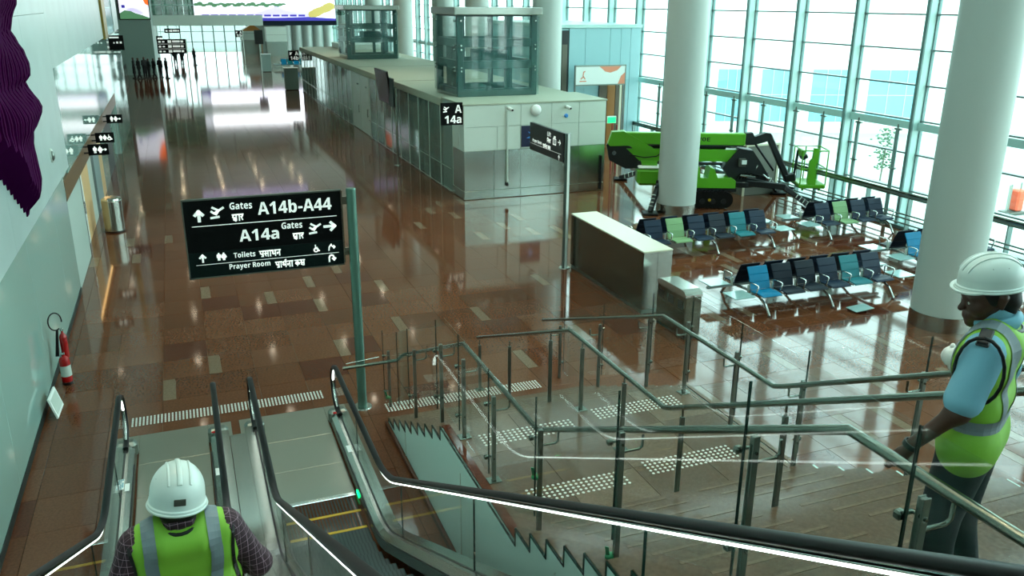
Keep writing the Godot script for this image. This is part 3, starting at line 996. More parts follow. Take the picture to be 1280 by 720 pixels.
func staircase() -> void:
	var t := thing("staircase", Vector3.ZERO, "wide stone staircase with two flights and a middle landing", "staircase")
	var x0 := 2.62
	var x1 := 6.06
	var flights := [[-12.15, 0.3775, 8, 0.0, 0.1683], [-6.55, 0.37, 10, 1.515, 0.18], [-0.35, 0.36, 8, 3.5, 0.175]]
	for f in flights:
		for i in f[2]:
			var za: float = f[0] + f[1] * i
			var y: float = f[3] + f[4] * (i + 1)
			var st := put("step", MB.new().bx(x0 - 0.036, x1, y - f[4] - 0.02, y, za - 0.012, za + f[1], 0.004), M.stair_stone, t)
			put("nosing_strip", MB.new().bx(x0 + 0.3, 4.2, y - 0.001, y + 0.003, za + 0.04, za + 0.07).bx(4.6, x1 - 0.3, y - 0.001, y + 0.003, za + 0.04, za + 0.07), M.stair_stone_light, st)
	# landings in slabs
	for l in [[-9.13, -6.55, 1.515, 3], [-2.85, -0.35, 3.5, 3]]:
		var d: float = (l[1] - l[0]) / l[3]
		for i in l[3]:
			for j in 4:
				var xa: float = x0 + 0.86 * j
				put("landing_slab", MB.new().bx(xa + 0.002, xa + 0.858, l[2] - 0.05, l[2], l[0] + d * i + 0.002 - (0.012 if i == 0 else 0.0), l[0] + d * (i + 1) - 0.002, 0.003), M.stair_stone if (i + j) % 3 else M.stair_stone_light, t)
	# stone core and the stepped white side walls
	var poly := PackedVector2Array([Vector2(-12.13, 0.0)])
	var lowp := PackedVector2Array([Vector2(-12.15, 0.0)])
	for f in flights:
		for i in f[2]:
			var za: float = f[0] + f[1] * i
			poly.append(Vector2(za, f[3] + f[4] * i - 0.03))
			poly.append(Vector2(za, f[3] + f[4] * (i + 1) - 0.03))
		var ze: float = f[0] + f[1] * f[2]
		var ye: float = f[3] + f[4] * f[2]
		if f[2] != 8 or f[3] < 1.0:
			poly.append(Vector2(ze, ye - 0.03))
			poly.append(Vector2(ze, ye + f[4] - 0.035))
			if f[3] < 1.0:
				poly.append(Vector2(-6.55, 1.48))
			else:
				poly.append(Vector2(-0.35, 3.46))
		else:
			poly.append(Vector2(ze, ye - 0.03))
	poly.append(Vector2(2.53, 0.0))
	for i in range(1, poly.size()):
		if poly[i].y < 0.01:
			poly[i].y = 0.01
	put("core", MB.new().prism(poly, x1 - x0 - 0.1, zy_plane(x1 - 0.05)), M.stair_stone, t)
	for s in [[x0 + 0.01, "side_wall"], [x1 + 0.06, "side_wall"]]:
		put(s[1], MB.new().prism(poly, 0.05, zy_plane(s[0])), M.stair_wall, t)
	# dark reveal that follows the steps above the side wall, and dark skirting at its foot
	var rev := MB.new()
	for f in flights:
		for i in f[2] + 1:
			var za: float = f[0] + f[1] * i
			var yb: float = f[3] + f[4] * i
			rev.bx(2.572, 2.584, yb - 0.035, yb + f[4] - 0.012, za - 0.014, za + 0.002)
			if i < f[2]:
				rev.bx(2.572, 2.584, yb + f[4] - 0.034, yb + f[4] - 0.012, za, za + f[1])
	rev.bx(2.572, 2.584, 1.48, 1.503, -9.13, -6.55).bx(2.572, 2.584, 3.462, 3.488, -2.85, -0.35)
	put("reveal", rev, M.glass_edge, t)
	put("edge_stone", MB.new().bx(2.60, 2.70, 1.50, 1.519, -9.13, -6.55, 0.002).bx(2.60, 2.70, 3.48, 3.505, -2.85, -0.35, 0.002), M.granite_d, t)
	put("edge_trim", MB.new().bx(5.98, 6.05, 1.51, 1.522, -9.13, -6.55, 0.002).bx(6.08, 6.14, 1.50, 1.518, -9.13, -6.55, 0.002), M.stair_stone_light, t)
	put("skirting", MB.new().bx(2.53, 2.575, 0.0, 0.10, -12.2, 0.0, 0.004), M.granite_d, t)
	for z in [-11.0, -8.3, -5.6, -2.9]:
		put("panel_seam", MB.new().bx(2.566, 2.575, 0.1, stair_y(z) - 0.2, z - 0.004, z + 0.004), M.off_white, t)
	# strips of tactile studs
	var r := 0.0175
	studs(Vector3(-1.3, 0, -13.9), 3.1, 0.33, "strip of tactile studs in front of the two escalators", 0.055, true)
	studs(Vector3(2.68, 0, -13.0), 2.85, 0.33, "strip of tactile studs at the foot of the stairs", 0.055, false)
	studs(Vector3(2.92, 1.515, -8.75), 1.26, 0.34, "patch of tactile studs at the landing's far edge, left of the middle rail", 0.062, false)
	studs(Vector3(4.5, 1.515, -8.9), 1.26, 0.34, "patch of tactile studs at the landing's far edge, right of the middle rail", 0.062, false)
	studs(Vector3(3.0, 1.515, -7.42), 1.22, 0.34, "patch of tactile studs at the landing's near edge, left of the middle rail", 0.062, false)
	studs(Vector3(4.46, 1.515, -7.5), 1.22, 0.34, "patch of tactile studs at the landing's near edge, right of the middle rail", 0.062, false)

func studs(at: Vector3, w: float, d: float, label: String, pitch: float, bars: bool) -> void:
	var t := thing("tactile_strip", at, label, "tactile paving", "tactile stud strips")
	var mm := MultiMesh.new()
	mm.transform_format = MultiMesh.TRANSFORM_3D
	if bars:
		mm.mesh = MB.new().box(Vector3(0, 0.003, 0), Vector3(0.028, 0.006, 0.036), 0.002).mesh(M.stud)
	else:
		mm.mesh = MB.new().lathe(v2([0.0, 0.006, 0.013, 0.006, 0.0175, 0.0, 0.0175, -0.002]), 10).mesh(M.stud)
	var nx := int(w / pitch)
	var nz := int(d / pitch)
	mm.instance_count = nx * nz
	for i in nx:
		for j in nz:
			mm.set_instance_transform(i * nz + j, Transform3D(Basis.IDENTITY, Vector3(pitch * (i + 0.5), 0.0, pitch * (j + 0.5))))
	var o := MultiMeshInstance3D.new()
	o.name = "stud"
	o.multimesh = mm
	t.add_child(o)
	stuff(o)

# ---------------------------------------------------------------- railings of the stair
func floor_line(z: float) -> float:
	if z < -12.75:
		return 0.0
	if z < -9.3:
		return 0.4458 * (z + 12.7)
	if z < -6.85:
		return 1.515
	if z < -2.95:
		return 1.515 + 0.4865 * (z + 6.93)
	return 3.5

func stair_rail_path(x: float, h: float, zs: Array) -> PackedVector3Array:
	var p := PackedVector3Array()
	for z in zs:
		p.append(Vector3(x, floor_line(z) + h, z))
	return p

func rail_post(t: Node3D, x: float, z: float, h: float, side: float, y: float, plate: bool, cap := true) -> void:
	# twin flat bars on a plate; side is where the handrail is
	var mb := MB.new()
	for d in [-0.014, 0.014]:
		mb.box(Vector3(x, y + h * 0.5, z + d), Vector3(0.042, h, 0.010), 0.002)
	if cap:
		mb.box(Vector3(x, y + h - 0.03, z), Vector3(0.038, 0.05, 0.028), 0.004).box(Vector3(x, y + 0.08, z), Vector3(0.038, 0.08, 0.028), 0.004)
	put("post", mb, M.steel_dark, t)
	if plate:
		put("foot_plate", MB.new().box(Vector3(x, y + 0.008, z), Vector3(0.15, 0.016, 0.13), 0.004), M.rail_steel, t)
	if side != 0.0:
		put("bracket", MB.new().tube(pv3([Vector3(x + side * 0.02, y + h - 0.17, z), Vector3(x + side * 0.15, y + h - 0.17, z), Vector3(x + side * 0.178, y + h - 0.15, z), Vector3(x + side * 0.18, y + h - 0.06, z)]), 0.011, 8), M.rail_steel, t)

func glass_run(t: Node3D, x: float, joints: Array, h: float, lo: float) -> void:
	for i in joints.size() - 1:
		var a: float = joints[i] + 0.005
		var b: float = joints[i + 1] - 0.005
		var poly := PackedVector2Array()
		var zs := [a]
		for z in [-12.75, -9.3, -6.9, -2.95]:
			if z > a and z < b:
				zs.append(z)
		zs.append(b)
		for z in zs:
			poly.append(Vector2(z, floor_line(z) + lo))
		zs.reverse()
		for z in zs:
			poly.append(Vector2(z, floor_line(z) + h))
		var g := put("glass_pane", MB.new().prism(poly, 0.012, zy_plane(x + 0.006)), M.rail_glass, t)
		for z in [a, b]:
			var ed := MB.new()
			ed.bx(x - 0.0062, x + 0.0062, floor_line(z) + lo, floor_line(z) + h, z - 0.0015, z + 0.0015)
			put("polished_edge", ed, M.glass_edge, g)
	
func clamps(t: Node3D, xp: float, xg: float, z: float, y: float) -> void:
	for h in [0.28, 0.92]:
		put("glass_clamp", MB.new().rod(Vector3(xp, y + h, z - 0.05), Vector3(xg - signf(xp - xg) * 0.02, y + h, z - 0.05), 0.012).rod(Vector3(xp, y + h, z - 0.055), Vector3(xp, y + h, z + 0.03), 0.01).box(Vector3(xg, y + h, z - 0.05), Vector3(0.05, 0.045, 0.045), 0.01), M.rail_steel, t)

func railings() -> void:
	# left railing: glass outside, round rail inside
	var l := thing("railing", Vector3.ZERO, "stair railing with glass panes on the white stair wall nearest the escalators", "railing", "three stair railings")
	var lr := stair_rail_path(2.95, 0.98, [-12.55, -9.3, -9.05, -6.95, -6.8, -2.95, -2.75, -0.35])
	lr.insert(0, Vector3(1.97, 0.93, -12.6))
	lr.insert(1, Vector3(2.86, 0.93, -12.62))
	put("handrail", MB.new().tube(lr, 0.028, 14), M.rail_steel, l)
	for z in [-12.85, -11.1, -9.7, -8.75, -7.7, -6.43, -4.92, -3.43, -2.3, -0.9]:
		var y := stair_y(z)
		rail_post(l, 2.77, z, 1.02 + floor_line(z) - y, 1.0, y, z > -9.2 and z < -6.9)
		clamps(l, 2.77, 2.70, z, floor_line(z))
	glass_run(l, 2.70, [-12.95, -11.9, -11.2, -9.67, -8.72, -7.67, -6.38, -4.86, -3.43, -2.32, -1.1, 0.2], 1.36, 0.12)
	# middle railing
	var c := thing("railing", Vector3.ZERO, "middle stair railing of bare round rail on slim posts", "railing", "three stair railings")
	put("handrail", MB.new().tube(stair_rail_path(4.4, 0.96, [-13.05, -9.3, -9.05, -6.95, -6.8, -2.95, -2.75, -0.35]), 0.028, 14), M.rail_steel, c)
	for z in [-12.95, -11.5, -9.92, -8.93, -7.82, -6.6, -5.1, -3.6, -2.0]:
		var y := stair_y(z)
		rail_post(c, 4.4, z, 0.86 + floor_line(z) - y, 0.0, y, z > -9.2 and z < -7.0 or z < -12.5, true)
		put("neck", MB.new().rod(Vector3(4.4, floor_line(z) + 0.84, z), Vector3(4.4, floor_line(z) + 0.95, z), 0.011), M.rail_steel, c)
	# right railing
	var r := thing("railing", Vector3.ZERO, "stair railing with glass panes on the far side, towards the seats", "railing", "three stair railings")
	put("handrail", MB.new().tube(stair_rail_path(5.78, 0.98, [-13.4, -9.3, -9.05, -6.95, -6.8, -2.95, -2.75, -0.35]), 0.028, 14), M.rail_steel, r)
	for z in [-12.93, -11.4, -9.88, -8.9, -7.83, -6.65, -5.15, -3.6, -2.2]:
		var y := stair_y(z)
		rail_post(r, 5.92, z, 1.02 + floor_line(z) - y, -1.0, y, z > -9.2 and z < -6.9)
		clamps(r, 5.92, 6.0, z, floor_line(z))
	glass_run(r, 6.0, [-12.95, -11.45, -9.95, -8.95, -7.88, -6.7, -5.2, -3.65, -2.3, -1.0, 0.2], 1.36, 0.12)
	# green ribbons tied to the posts
	for g in [[Vector3(2.74, 2.42, -4.95), "green ribbon tied to a glass clamp high on the left stair railing"], [Vector3(2.74, 2.28, -6.45), "green ribbon tied to a post of the left stair railing above the landing"], [Vector3(2.74, 0.18, -12.85), "green ribbon at the foot of the lowest stair railing post"]]:
		var tp := thing("ribbon", g[0], g[1], "ribbon")
		put("knot", MB.new().ell(Vector3.ZERO, Vector3(0.05, 0.035, 0.04), 8, 5).bar(Vector3(-0.02, 0.0, 0), Vector3(-0.05, 0.12, 0.03), 0.03, 0.006).bar(Vector3(0.02, 0, 0), Vector3(0.05, -0.09, 0.02), 0.03, 0.006), M.tape_green, tp)

# ---------------------------------------------------------------- gate house and glazed gate corridor
func gatehouse() -> void:
	var t := thing("gatehouse", Vector3.ZERO, "white panelled gate house with polished steel base behind the A 14a sign", "gate house")
	var zf := -27.4
	put("core", MB.new().bx(8.84, 14.06, 0.0, 3.2, -30.0, zf - 0.04), M.plain_wall, t)
	var upper := [8.8, 10.85, 12.0, 13.05, 14.1]
	var lower := [8.8, 10.0, 10.85, 12.0, 13.05, 14.1]
	var steel := [8.8, 9.87, 10.86, 12.0, 13.08, 14.1]
	for i in upper.size() - 1:
		put("wall_panel", MB.new().bx(upper[i] + 0.006, upper[i + 1] - 0.006, 2.487, 3.2, zf - 0.04, zf, 0.004), M.panel_white, t)
	for i in lower.size() - 1:
		put("wall_panel", MB.new().bx(lower[i] + 0.006, lower[i + 1] - 0.006, 1.68, 2.475, zf - 0.04, zf, 0.004), M.panel_white, t)
	for i in steel.size() - 1:
		put("steel_panel", MB.new().bx(steel[i] + 0.004, steel[i + 1] - 0.004, 0.31, 1.67, zf - 0.04, zf, 0.004), M.mirror_steel, t)
		put("skirting_panel", MB.new().bx(steel[i] + 0.004, steel[i + 1] - 0.004, 0.02, 0.30, zf - 0.04, zf + 0.01, 0.004), M.mirror_steel, t)
	for s in [[-28.0, -27.4], [-28.7, -28.0]]:
		put("wall_panel", MB.new().bx(8.8, 8.84, 1.68, 3.2, s[0] + 0.006, s[1] - 0.006, 0.004), M.panel_white, t)
		put("steel_panel", MB.new().bx(8.8, 8.84, 0.31, 1.67, s[0] + 0.006, s[1] - 0.006, 0.004), M.mirror_steel, t)
		put("skirting_panel", MB.new().bx(8.79, 8.84, 0.02, 0.30, s[0] + 0.006, s[1] - 0.006, 0.004), M.mirror_steel, t)
	put("roof", MB.new().bx(8.78, 14.14, 3.2, 3.26, -30.0, zf + 0.02, 0.01), M.roof_slab, t)
	put("conduit", MB.new().rod(Vector3(10.34, 0.55, zf + 0.05), Vector3(10.34, 3.0, zf + 0.05), 0.035, 10), M.off_white, t)
	put("conduit_foot", MB.new().box(Vector3(10.34, 0.48, zf + 0.05), Vector3(0.09, 0.12, 0.07), 0.01), M.black, t)
	put("corner_bar", MB.new().bx(13.92, 13.98, 0.05, 1.28, zf + 0.03, zf + 0.09, 0.01), M.black, t)
	for c in [[10.4, 3.08, "white wall camera above the conduit on the gate house"], [12.56, 3.06, "white wall camera at the right end of the gate house"]]:
		var cam := thing("wall_camera", Vector3(c[0], c[1], zf), c[2], "camera", "cameras on the gate house")
		put("mount", MB.new().box(Vector3(0, 0, 0.03), Vector3(0.12, 0.1, 0.06), 0.02), M.off_white, cam)
		put("body", MB.new().rod(Vector3(0, 0.0, 0.05), Vector3(0.06, -0.05, 0.22), 0.05, 12), M.white, cam)
		put("lens", MB.new().rod(Vector3(0.058, -0.048, 0.215), Vector3(0.064, -0.054, 0.235), 0.036, 12), M.black, cam)
	var dome := thing("dome_lamp", Vector3(11.4, 2.98, zf), "round white dome on the gate house wall", "wall lamp")
	put("dome", MB.new().ell(Vector3(0, 0, 0.02), Vector3(0.19, 0.19, 0.12), 20, 10), M.white, dome)
	put("ring", MB.new().lathe(v2([0.19, -0.03, 0.22, -0.03, 0.22, 0.03, 0.19, 0.03]), 24, Vector3.ZERO, Basis(Vector3.RIGHT, PI / 2)), M.off_white, dome)
	var knob := thing("call_button", Vector3(12.55, 2.74, zf), "small round blue button below the right camera", "button")
	put("button", MB.new().lathe(v2([0.0, 0.05, 0.06, 0.045, 0.075, 0.0]), 14, Vector3.ZERO, Basis(Vector3.RIGHT, PI / 2)), M.poster_light, knob)
	var po := thing("poster", Vector3(11.25, 2.1, zf + 0.01), "dark blue poster with a pale arrow-like emblem on the gate house", "poster")
	put("board", MB.new().bx(-0.38, 0.38, -0.36, 0.36, 0.0, 0.02, 0.004), M.poster_blue, po)
	put("emblem", MB.new().prism(v2([-0.2, -0.06, -0.02, 0.02, -0.14, 0.16, 0.04, 0.1, 0.12, 0.02, 0.03, -0.1, -0.1, -0.2, -0.02, -0.08]), 0.004, Transform3D(Basis.IDENTITY, Vector3(0, 0, 0.02))), M.poster_light, po)
	# A 14a
	gate_sign(Vector3(8.03, 2.58, -27.47), "14a", "black gate sign A 14a on the corner of the white gate house")
	gate_sign(Vector3(7.95, 2.22, -67.2), "14b", "small distant black gate sign A 14b at the far end of the gate corridor")
	a15_sign()

func a15_sign() -> void:
	gate_sign(Vector3(6.72, 2.5, -105.0), "15", "tiny black gate sign A 15 far down the hall, left of the wooden gable")
	var p := get_node("gate_sign3") if has_node("gate_sign3") else null
	if p:
		put("post", MB.new().rod(Vector3(0.8, -2.5, -0.03), Vector3(0.8, 0.74, -0.03), 0.04), M.steel, p)

func gate_sign(at: Vector3, num: String, label: String) -> void:
	var t := thing("gate_sign", at, label, "sign", "gate number signs")
	put("board", MB.new().bx(0, 0.76, 0, 0.74, -0.04, 0.0, 0.006), M.sign_black, t)
	put("bracket", MB.new().bx(0.7, 0.82, 0.1, 0.16, -0.05, -0.02).bx(0.7, 0.82, 0.58, 0.64, -0.05, -0.02), M.steel, t)
	letter(t, "A", 0.49, 0.40, 0.003, 0.26, M.letter_white_glow)
	letter(t, num, 0.13, 0.06, 0.003, 0.26, M.letter_white_glow, true, "lettering", 0.58)
	strokes(t, PLANE, Vector3(0.08, 0.42, 0.0), 0.2, 0.035, M.letter_white_glow)

func gate_fence() -> void:
	var t := thing("gate_corridor", Vector3.ZERO, "long glazed gate corridor with dark posts along the right of the hall", "glass partition")
	var runs := [[-28.7, -42.6, 9], [-47.2, -66.8, 13]]
	for r in runs:
		var d: float = (r[1] - r[0]) / r[2]
		for i in r[2] + 1:
			var z: float = r[0] + d * i
			put("post", MB.new().bx(8.84, 8.98, 0.0, 2.92, z - 0.10, z + 0.10, 0.01), M.post_green, t)
			put("post_edge", MB.new().bx(8.80, 8.84, 0.0, 2.92, z - 0.02, z + 0.02, 0.004), M.off_white, t)
			if i < r[2]:
				put("pane", MB.new().bx(8.815, 8.83, 0.06, 2.9, z + d + 0.03, z - 0.03), M.dark_glass, t)
		put("rail", MB.new().rod(Vector3(8.74, 0.86, r[0]), Vector3(8.74, 0.86, r[1]), 0.022).rod(Vector3(8.74, 0.86, r[0]), Vector3(8.84, 0.86, r[0]), 0.018), M.steel_bright, t)
		put("kick_rail", MB.new().rod(Vector3(8.74, 0.06, r[0]), Vector3(8.74, 0.06, r[1]), 0.022).rod(Vector3(8.74, 0.06, r[0]), Vector3(8.84, 0.06, r[0]), 0.018), M.steel_bright, t)
	for z in [[-44.8, -42.75], [-47.05, -44.9]]:
		var dl := put("door_leaf", MB.new().bx(8.80, 8.86, 0.03, 2.9, z[0], z[1], 0.008), M.off_white, t)
		put("pull_handle", MB.new().rod(Vector3(8.74, 0.95, z[1] - 0.2), Vector3(8.74, 1.35, z[1] - 0.2), 0.02).rod(Vector3(8.74, 1.0, z[1] - 0.2), Vector3(8.81, 1.0, z[1] - 0.2), 0.012).rod(Vector3(8.74, 1.3, z[1] - 0.2), Vector3(8.81, 1.3, z[1] - 0.2), 0.012), M.steel_dark, dl)
		put("door_closer", MB.new().box(Vector3(8.77, 2.4, z[1] - 0.5), Vector3(0.05, 0.08, 0.3), 0.01), M.steel_dark, dl)
	put("back_wall", MB.new().bx(13.8, 14.0, 0.0, 1.3, -67.0, -30.0), M.shaft_teal, t)
	put("end_wall", MB.new().bx(8.85, 14.0, 0.0, 2.92, -67.1, -66.9), M.plain_wall, t)
	for i in 8:
		put("rear_post", MB.new().bx(13.8, 14.0, 1.3, 2.92, -31.0 - 5.0 * i, -30.8 - 5.0 * i), M.post_green, t)
	put("roof", MB.new().bx(8.78, 14.1, 2.92, 3.2, -67.2, -30.0, 0.02).bx(8.85, 8.95, 2.92, 3.2, -30.0, -28.7), M.roof_slab, t)
	put("roof_upstand", MB.new().bx(11.2, 14.1, 3.2, 3.55, -67.2, -62.5, 0.02), M.off_white, t)
	for z in [-37.2, -46.0, -54.5]:
		put("roof_joint", MB.new().bx(8.9, 14.0, 3.19, 3.205, z - 0.02, z + 0.02), M.brown_grey, t)
	# seats seen dimly through the glass
	for c in [[-32.6, "nearest"], [-35.6, "middle"], [-38.6, "farthest"]]:
		var b := thing("corridor_bench", Vector3(10.6, 0, c[0]), c[1] + " of three dim benches behind the gate corridor's glass", "bench", "benches inside the gate corridor")
		put("seat", MB.new().box(Vector3(0, 0.42, 0), Vector3(0.5, 0.06, 2.0), 0.02), M.slate, b)
		put("backrest", MB.new().box(Vector3(0.3, 0.7, 0), Vector3(0.06, 0.45, 2.0), 0.02), M.slate, b)
		for s in [-0.76, 0.76]:
			put("leg", MB.new().bx(-0.2, 0.2, 0, 0.4, s - 0.04, s + 0.04), M.steel, b)

func lift_shafts() -> void:
	var t := thing("lift_shaft", Vector3(10.8, 3.26, -30.9), "glazed lift shaft with teal steel frame nearer the camera, on the gate corridor roof", "lift shaft", "glazed lift shafts on the corridor roof")
	var hx := 1.4
	var hz := 1.25
	for sx in [-1.0, 1.0]:
		for sz in [-1.0, 1.0]:
			put("post", MB.new().bx(sx * hx - 0.11, sx * hx + 0.11, 0.0, 2.8, sz * hz - 0.11, sz * hz + 0.11, 0.01), M.shaft_teal, t)
	put("post", MB.new().bx(0.55, 0.72, 0.0, 2.8, -hz - 0.08, -hz + 0.08, 0.01), M.shaft_teal, t)
	for y in [0.12, 1.1, 1.85]:
		for s in [-1.0, 1.0]:
			put("beam", MB.new().bx(-hx, hx, y - 0.14, y + 0.14, s * hz - 0.09, s * hz + 0.09, 0.01), M.shaft_teal, t)
			put("beam", MB.new().bx(s * hx - 0.09, s * hx + 0.09, y - 0.14, y + 0.14, -hz, hz, 0.01), M.shaft_teal, t)
	put("cap", MB.new().bx(-hx - 0.25, hx + 0.25, 2.8, 3.05, -hz - 0.25, hz + 0.25, 0.02), M.steel, t)
	put("cap_soffit", MB.new().bx(-hx - 0.05, hx + 0.05, 2.74, 2.8, -hz - 0.05, hz + 0.05), M.shaft_teal, t)
	for s in [-1.0, 1.0]:
		for k in 3:
			var ya: float = [0.02, 0.95, 1.7][k]
			var yb: float = [0.94, 1.69, 2.74][k]
			put("pane", MB.new().bx(-hx - 0.15, hx + 0.15, ya, yb, s * (hz + 0.17) - 0.006, s * (hz + 0.17) + 0.006), M.lift_glass, t)
			put("pane", MB.new().bx(s * (hx + 0.17) - 0.006, s * (hx + 0.17) + 0.006, ya, yb, -hz - 0.15, hz + 0.15), M.lift_glass, t)
	var fit := MB.new()
	for y in [0.9, 1.02, 1.63, 1.77, 2.6]:
		for x in [-hx, hx]:
			fit.rod(Vector3(x, y, hz + 0.1), Vector3(x, y, hz + 0.21), 0.035, 8)
			fit.rod(Vector3(-hx - 0.1, y, x * 0.85), Vector3(-hx - 0.21, y, x * 0.85), 0.035, 8)
	stuff(put("glass_fixing", fit, M.steel_bright, t))
	put("lift_car", MB.new().bx(-0.3, 0.75, 0.95, 1.55, -0.9, 0.4, 0.03), M.slate, t)
	put("guide", MB.new().bx(0.85, 0.95, 0.0, 2.8, -0.3, 0.3).bx(-1.0, -0.9, 0.0, 2.8, -0.3, 0.3), M.slate, t)
	put("counterweight", MB.new().bx(-1.25, -0.75, 0.2, 1.75, -0.9, -0.2, 0.02), M.grille, t)
	copy(t, Vector3(11.1, 3.2, -53.4), "glazed lift shaft with teal steel frame farther off, on the gate corridor roof")

# ---------------------------------------------------------------- wayfinding signs
# Devanagari letters drawn with a pen, each in a unit cell with its head line at 0.75
const DVA := [[[0.1, 0.75], [1.2, 0.75]], [[0.55, 0.75], [0.3, 0.66], [0.2, 0.48], [0.35, 0.34], [0.55, 0.4], [0.5, 0.22], [0.3, 0.14]], [[0.5, 0.4], [0.72, 0.28], [0.55, 0.1], [0.75, 0.0]], [[0.85, 0.75], [0.85, 0.08]]]
const RA := [[[0.0, 0.75], [0.6, 0.75]], [[0.42, 0.75], [0.44, 0.55], [0.2, 0.45], [0.42, 0.1]], [[0.2, 0.45], [0.12, 0.5]]]
const PRA := [[[0.0, 0.75], [0.75, 0.75]], [[0.58, 0.75], [0.58, 0.05]], [[0.14, 0.75], [0.18, 0.45], [0.36, 0.36], [0.58, 0.45]], [[0.58, 0.25], [0.34, 0.06]]]
const SA := [[[0.0, 0.75], [0.8, 0.75]], [[0.64, 0.75], [0.64, 0.05]], [[0.3, 0.75], [0.3, 0.5], [0.1, 0.44], [0.32, 0.1]], [[0.2, 0.4], [0.64, 0.4]]]
const AA := [[[0.0, 0.75], [0.4, 0.75]], [[0.22, 0.75], [0.22, 0.05]]]
const DHA := [[[0.0, 0.75], [0.25, 0.75]], [[0.5, 0.75], [0.8, 0.75]], [[0.64, 0.75], [0.64, 0.05]], [[0.3, 0.75], [0.14, 0.66], [0.3, 0.52], [0.16, 0.4], [0.3, 0.28], [0.64, 0.36]]]
const NA := [[[0.0, 0.75], [0.7, 0.75]], [[0.52, 0.75], [0.52, 0.05]], [[0.52, 0.42], [0.16, 0.42], [0.14, 0.3], [0.24, 0.28]]]
const RTHA := [[[0.3, 0.75], [0.8, 0.75]], [[0.64, 0.75], [0.64, 0.05]], [[0.26, 0.72], [0.14, 0.6], [0.32, 0.5], [0.16, 0.38], [0.3, 0.28], [0.64, 0.36]], [[0.62, 0.76], [0.54, 0.92], [0.72, 0.98]]]
const KA := [[[0.0, 0.75], [0.9, 0.75]], [[0.45, 0.75], [0.45, 0.05]], [[0.45, 0.45], [0.22, 0.52], [0.14, 0.36], [0.3, 0.24], [0.45, 0.34], [0.66, 0.5], [0.8, 0.36], [0.68, 0.2]]]
const KSHA := [[[0.0, 0.75], [0.85, 0.75]], [[0.68, 0.75], [0.68, 0.05]], [[0.12, 0.72], [0.3, 0.6], [0.14, 0.44], [0.4, 0.36], [0.2, 0.16]], [[0.34, 0.4], [0.68, 0.4]], [[0.3, 0.2], [0.52, 0.06]]]
const LI := [[[0.0, 0.75], [1.3, 0.75]], [[0.2, 0.75], [0.2, 0.05]], [[0.2, 0.76], [0.34, 0.98], [0.7, 0.98], [0.9, 0.78]], [[1.05, 0.75], [1.05, 0.05]], [[0.5, 0.4], [0.62, 0.5], [0.72, 0.32], [0.84, 0.5], [1.05, 0.46]]]
const FTA := [[[0.0, 0.75], [1.2, 0.75]], [[0.3, 0.75], [0.3, 0.05]], [[0.06, 0.72], [0.08, 0.45], [0.3, 0.45], [0.5, 0.55], [0.52, 0.35]], [[0.9, 0.75], [0.9, 0.55], [0.66, 0.42], [0.7, 0.2], [1.0, 0.12]]]

func hindi(parent: Node, glyphs: Array, x: float, y: float, z: float, size: float, w: float, m: Material, width := 0.0) -> void:
	var all := []
	var at := 0.0
	for g in glyphs:
		var wide := 0.0
		if g is float:
			at += g
			continue
		for s in g:
			var line := []
			for p in s:
				line.append([p[0] + at, p[1]])
				wide = maxf(wide, p[0])
			all.append(line)
		at += wide
	if width > 0.0:
		for line in all:
			for p in line:
				p[0] *= width / (at * size)
	strokes(parent, all, Vector3(x, y, z), size, w, m, "lettering")

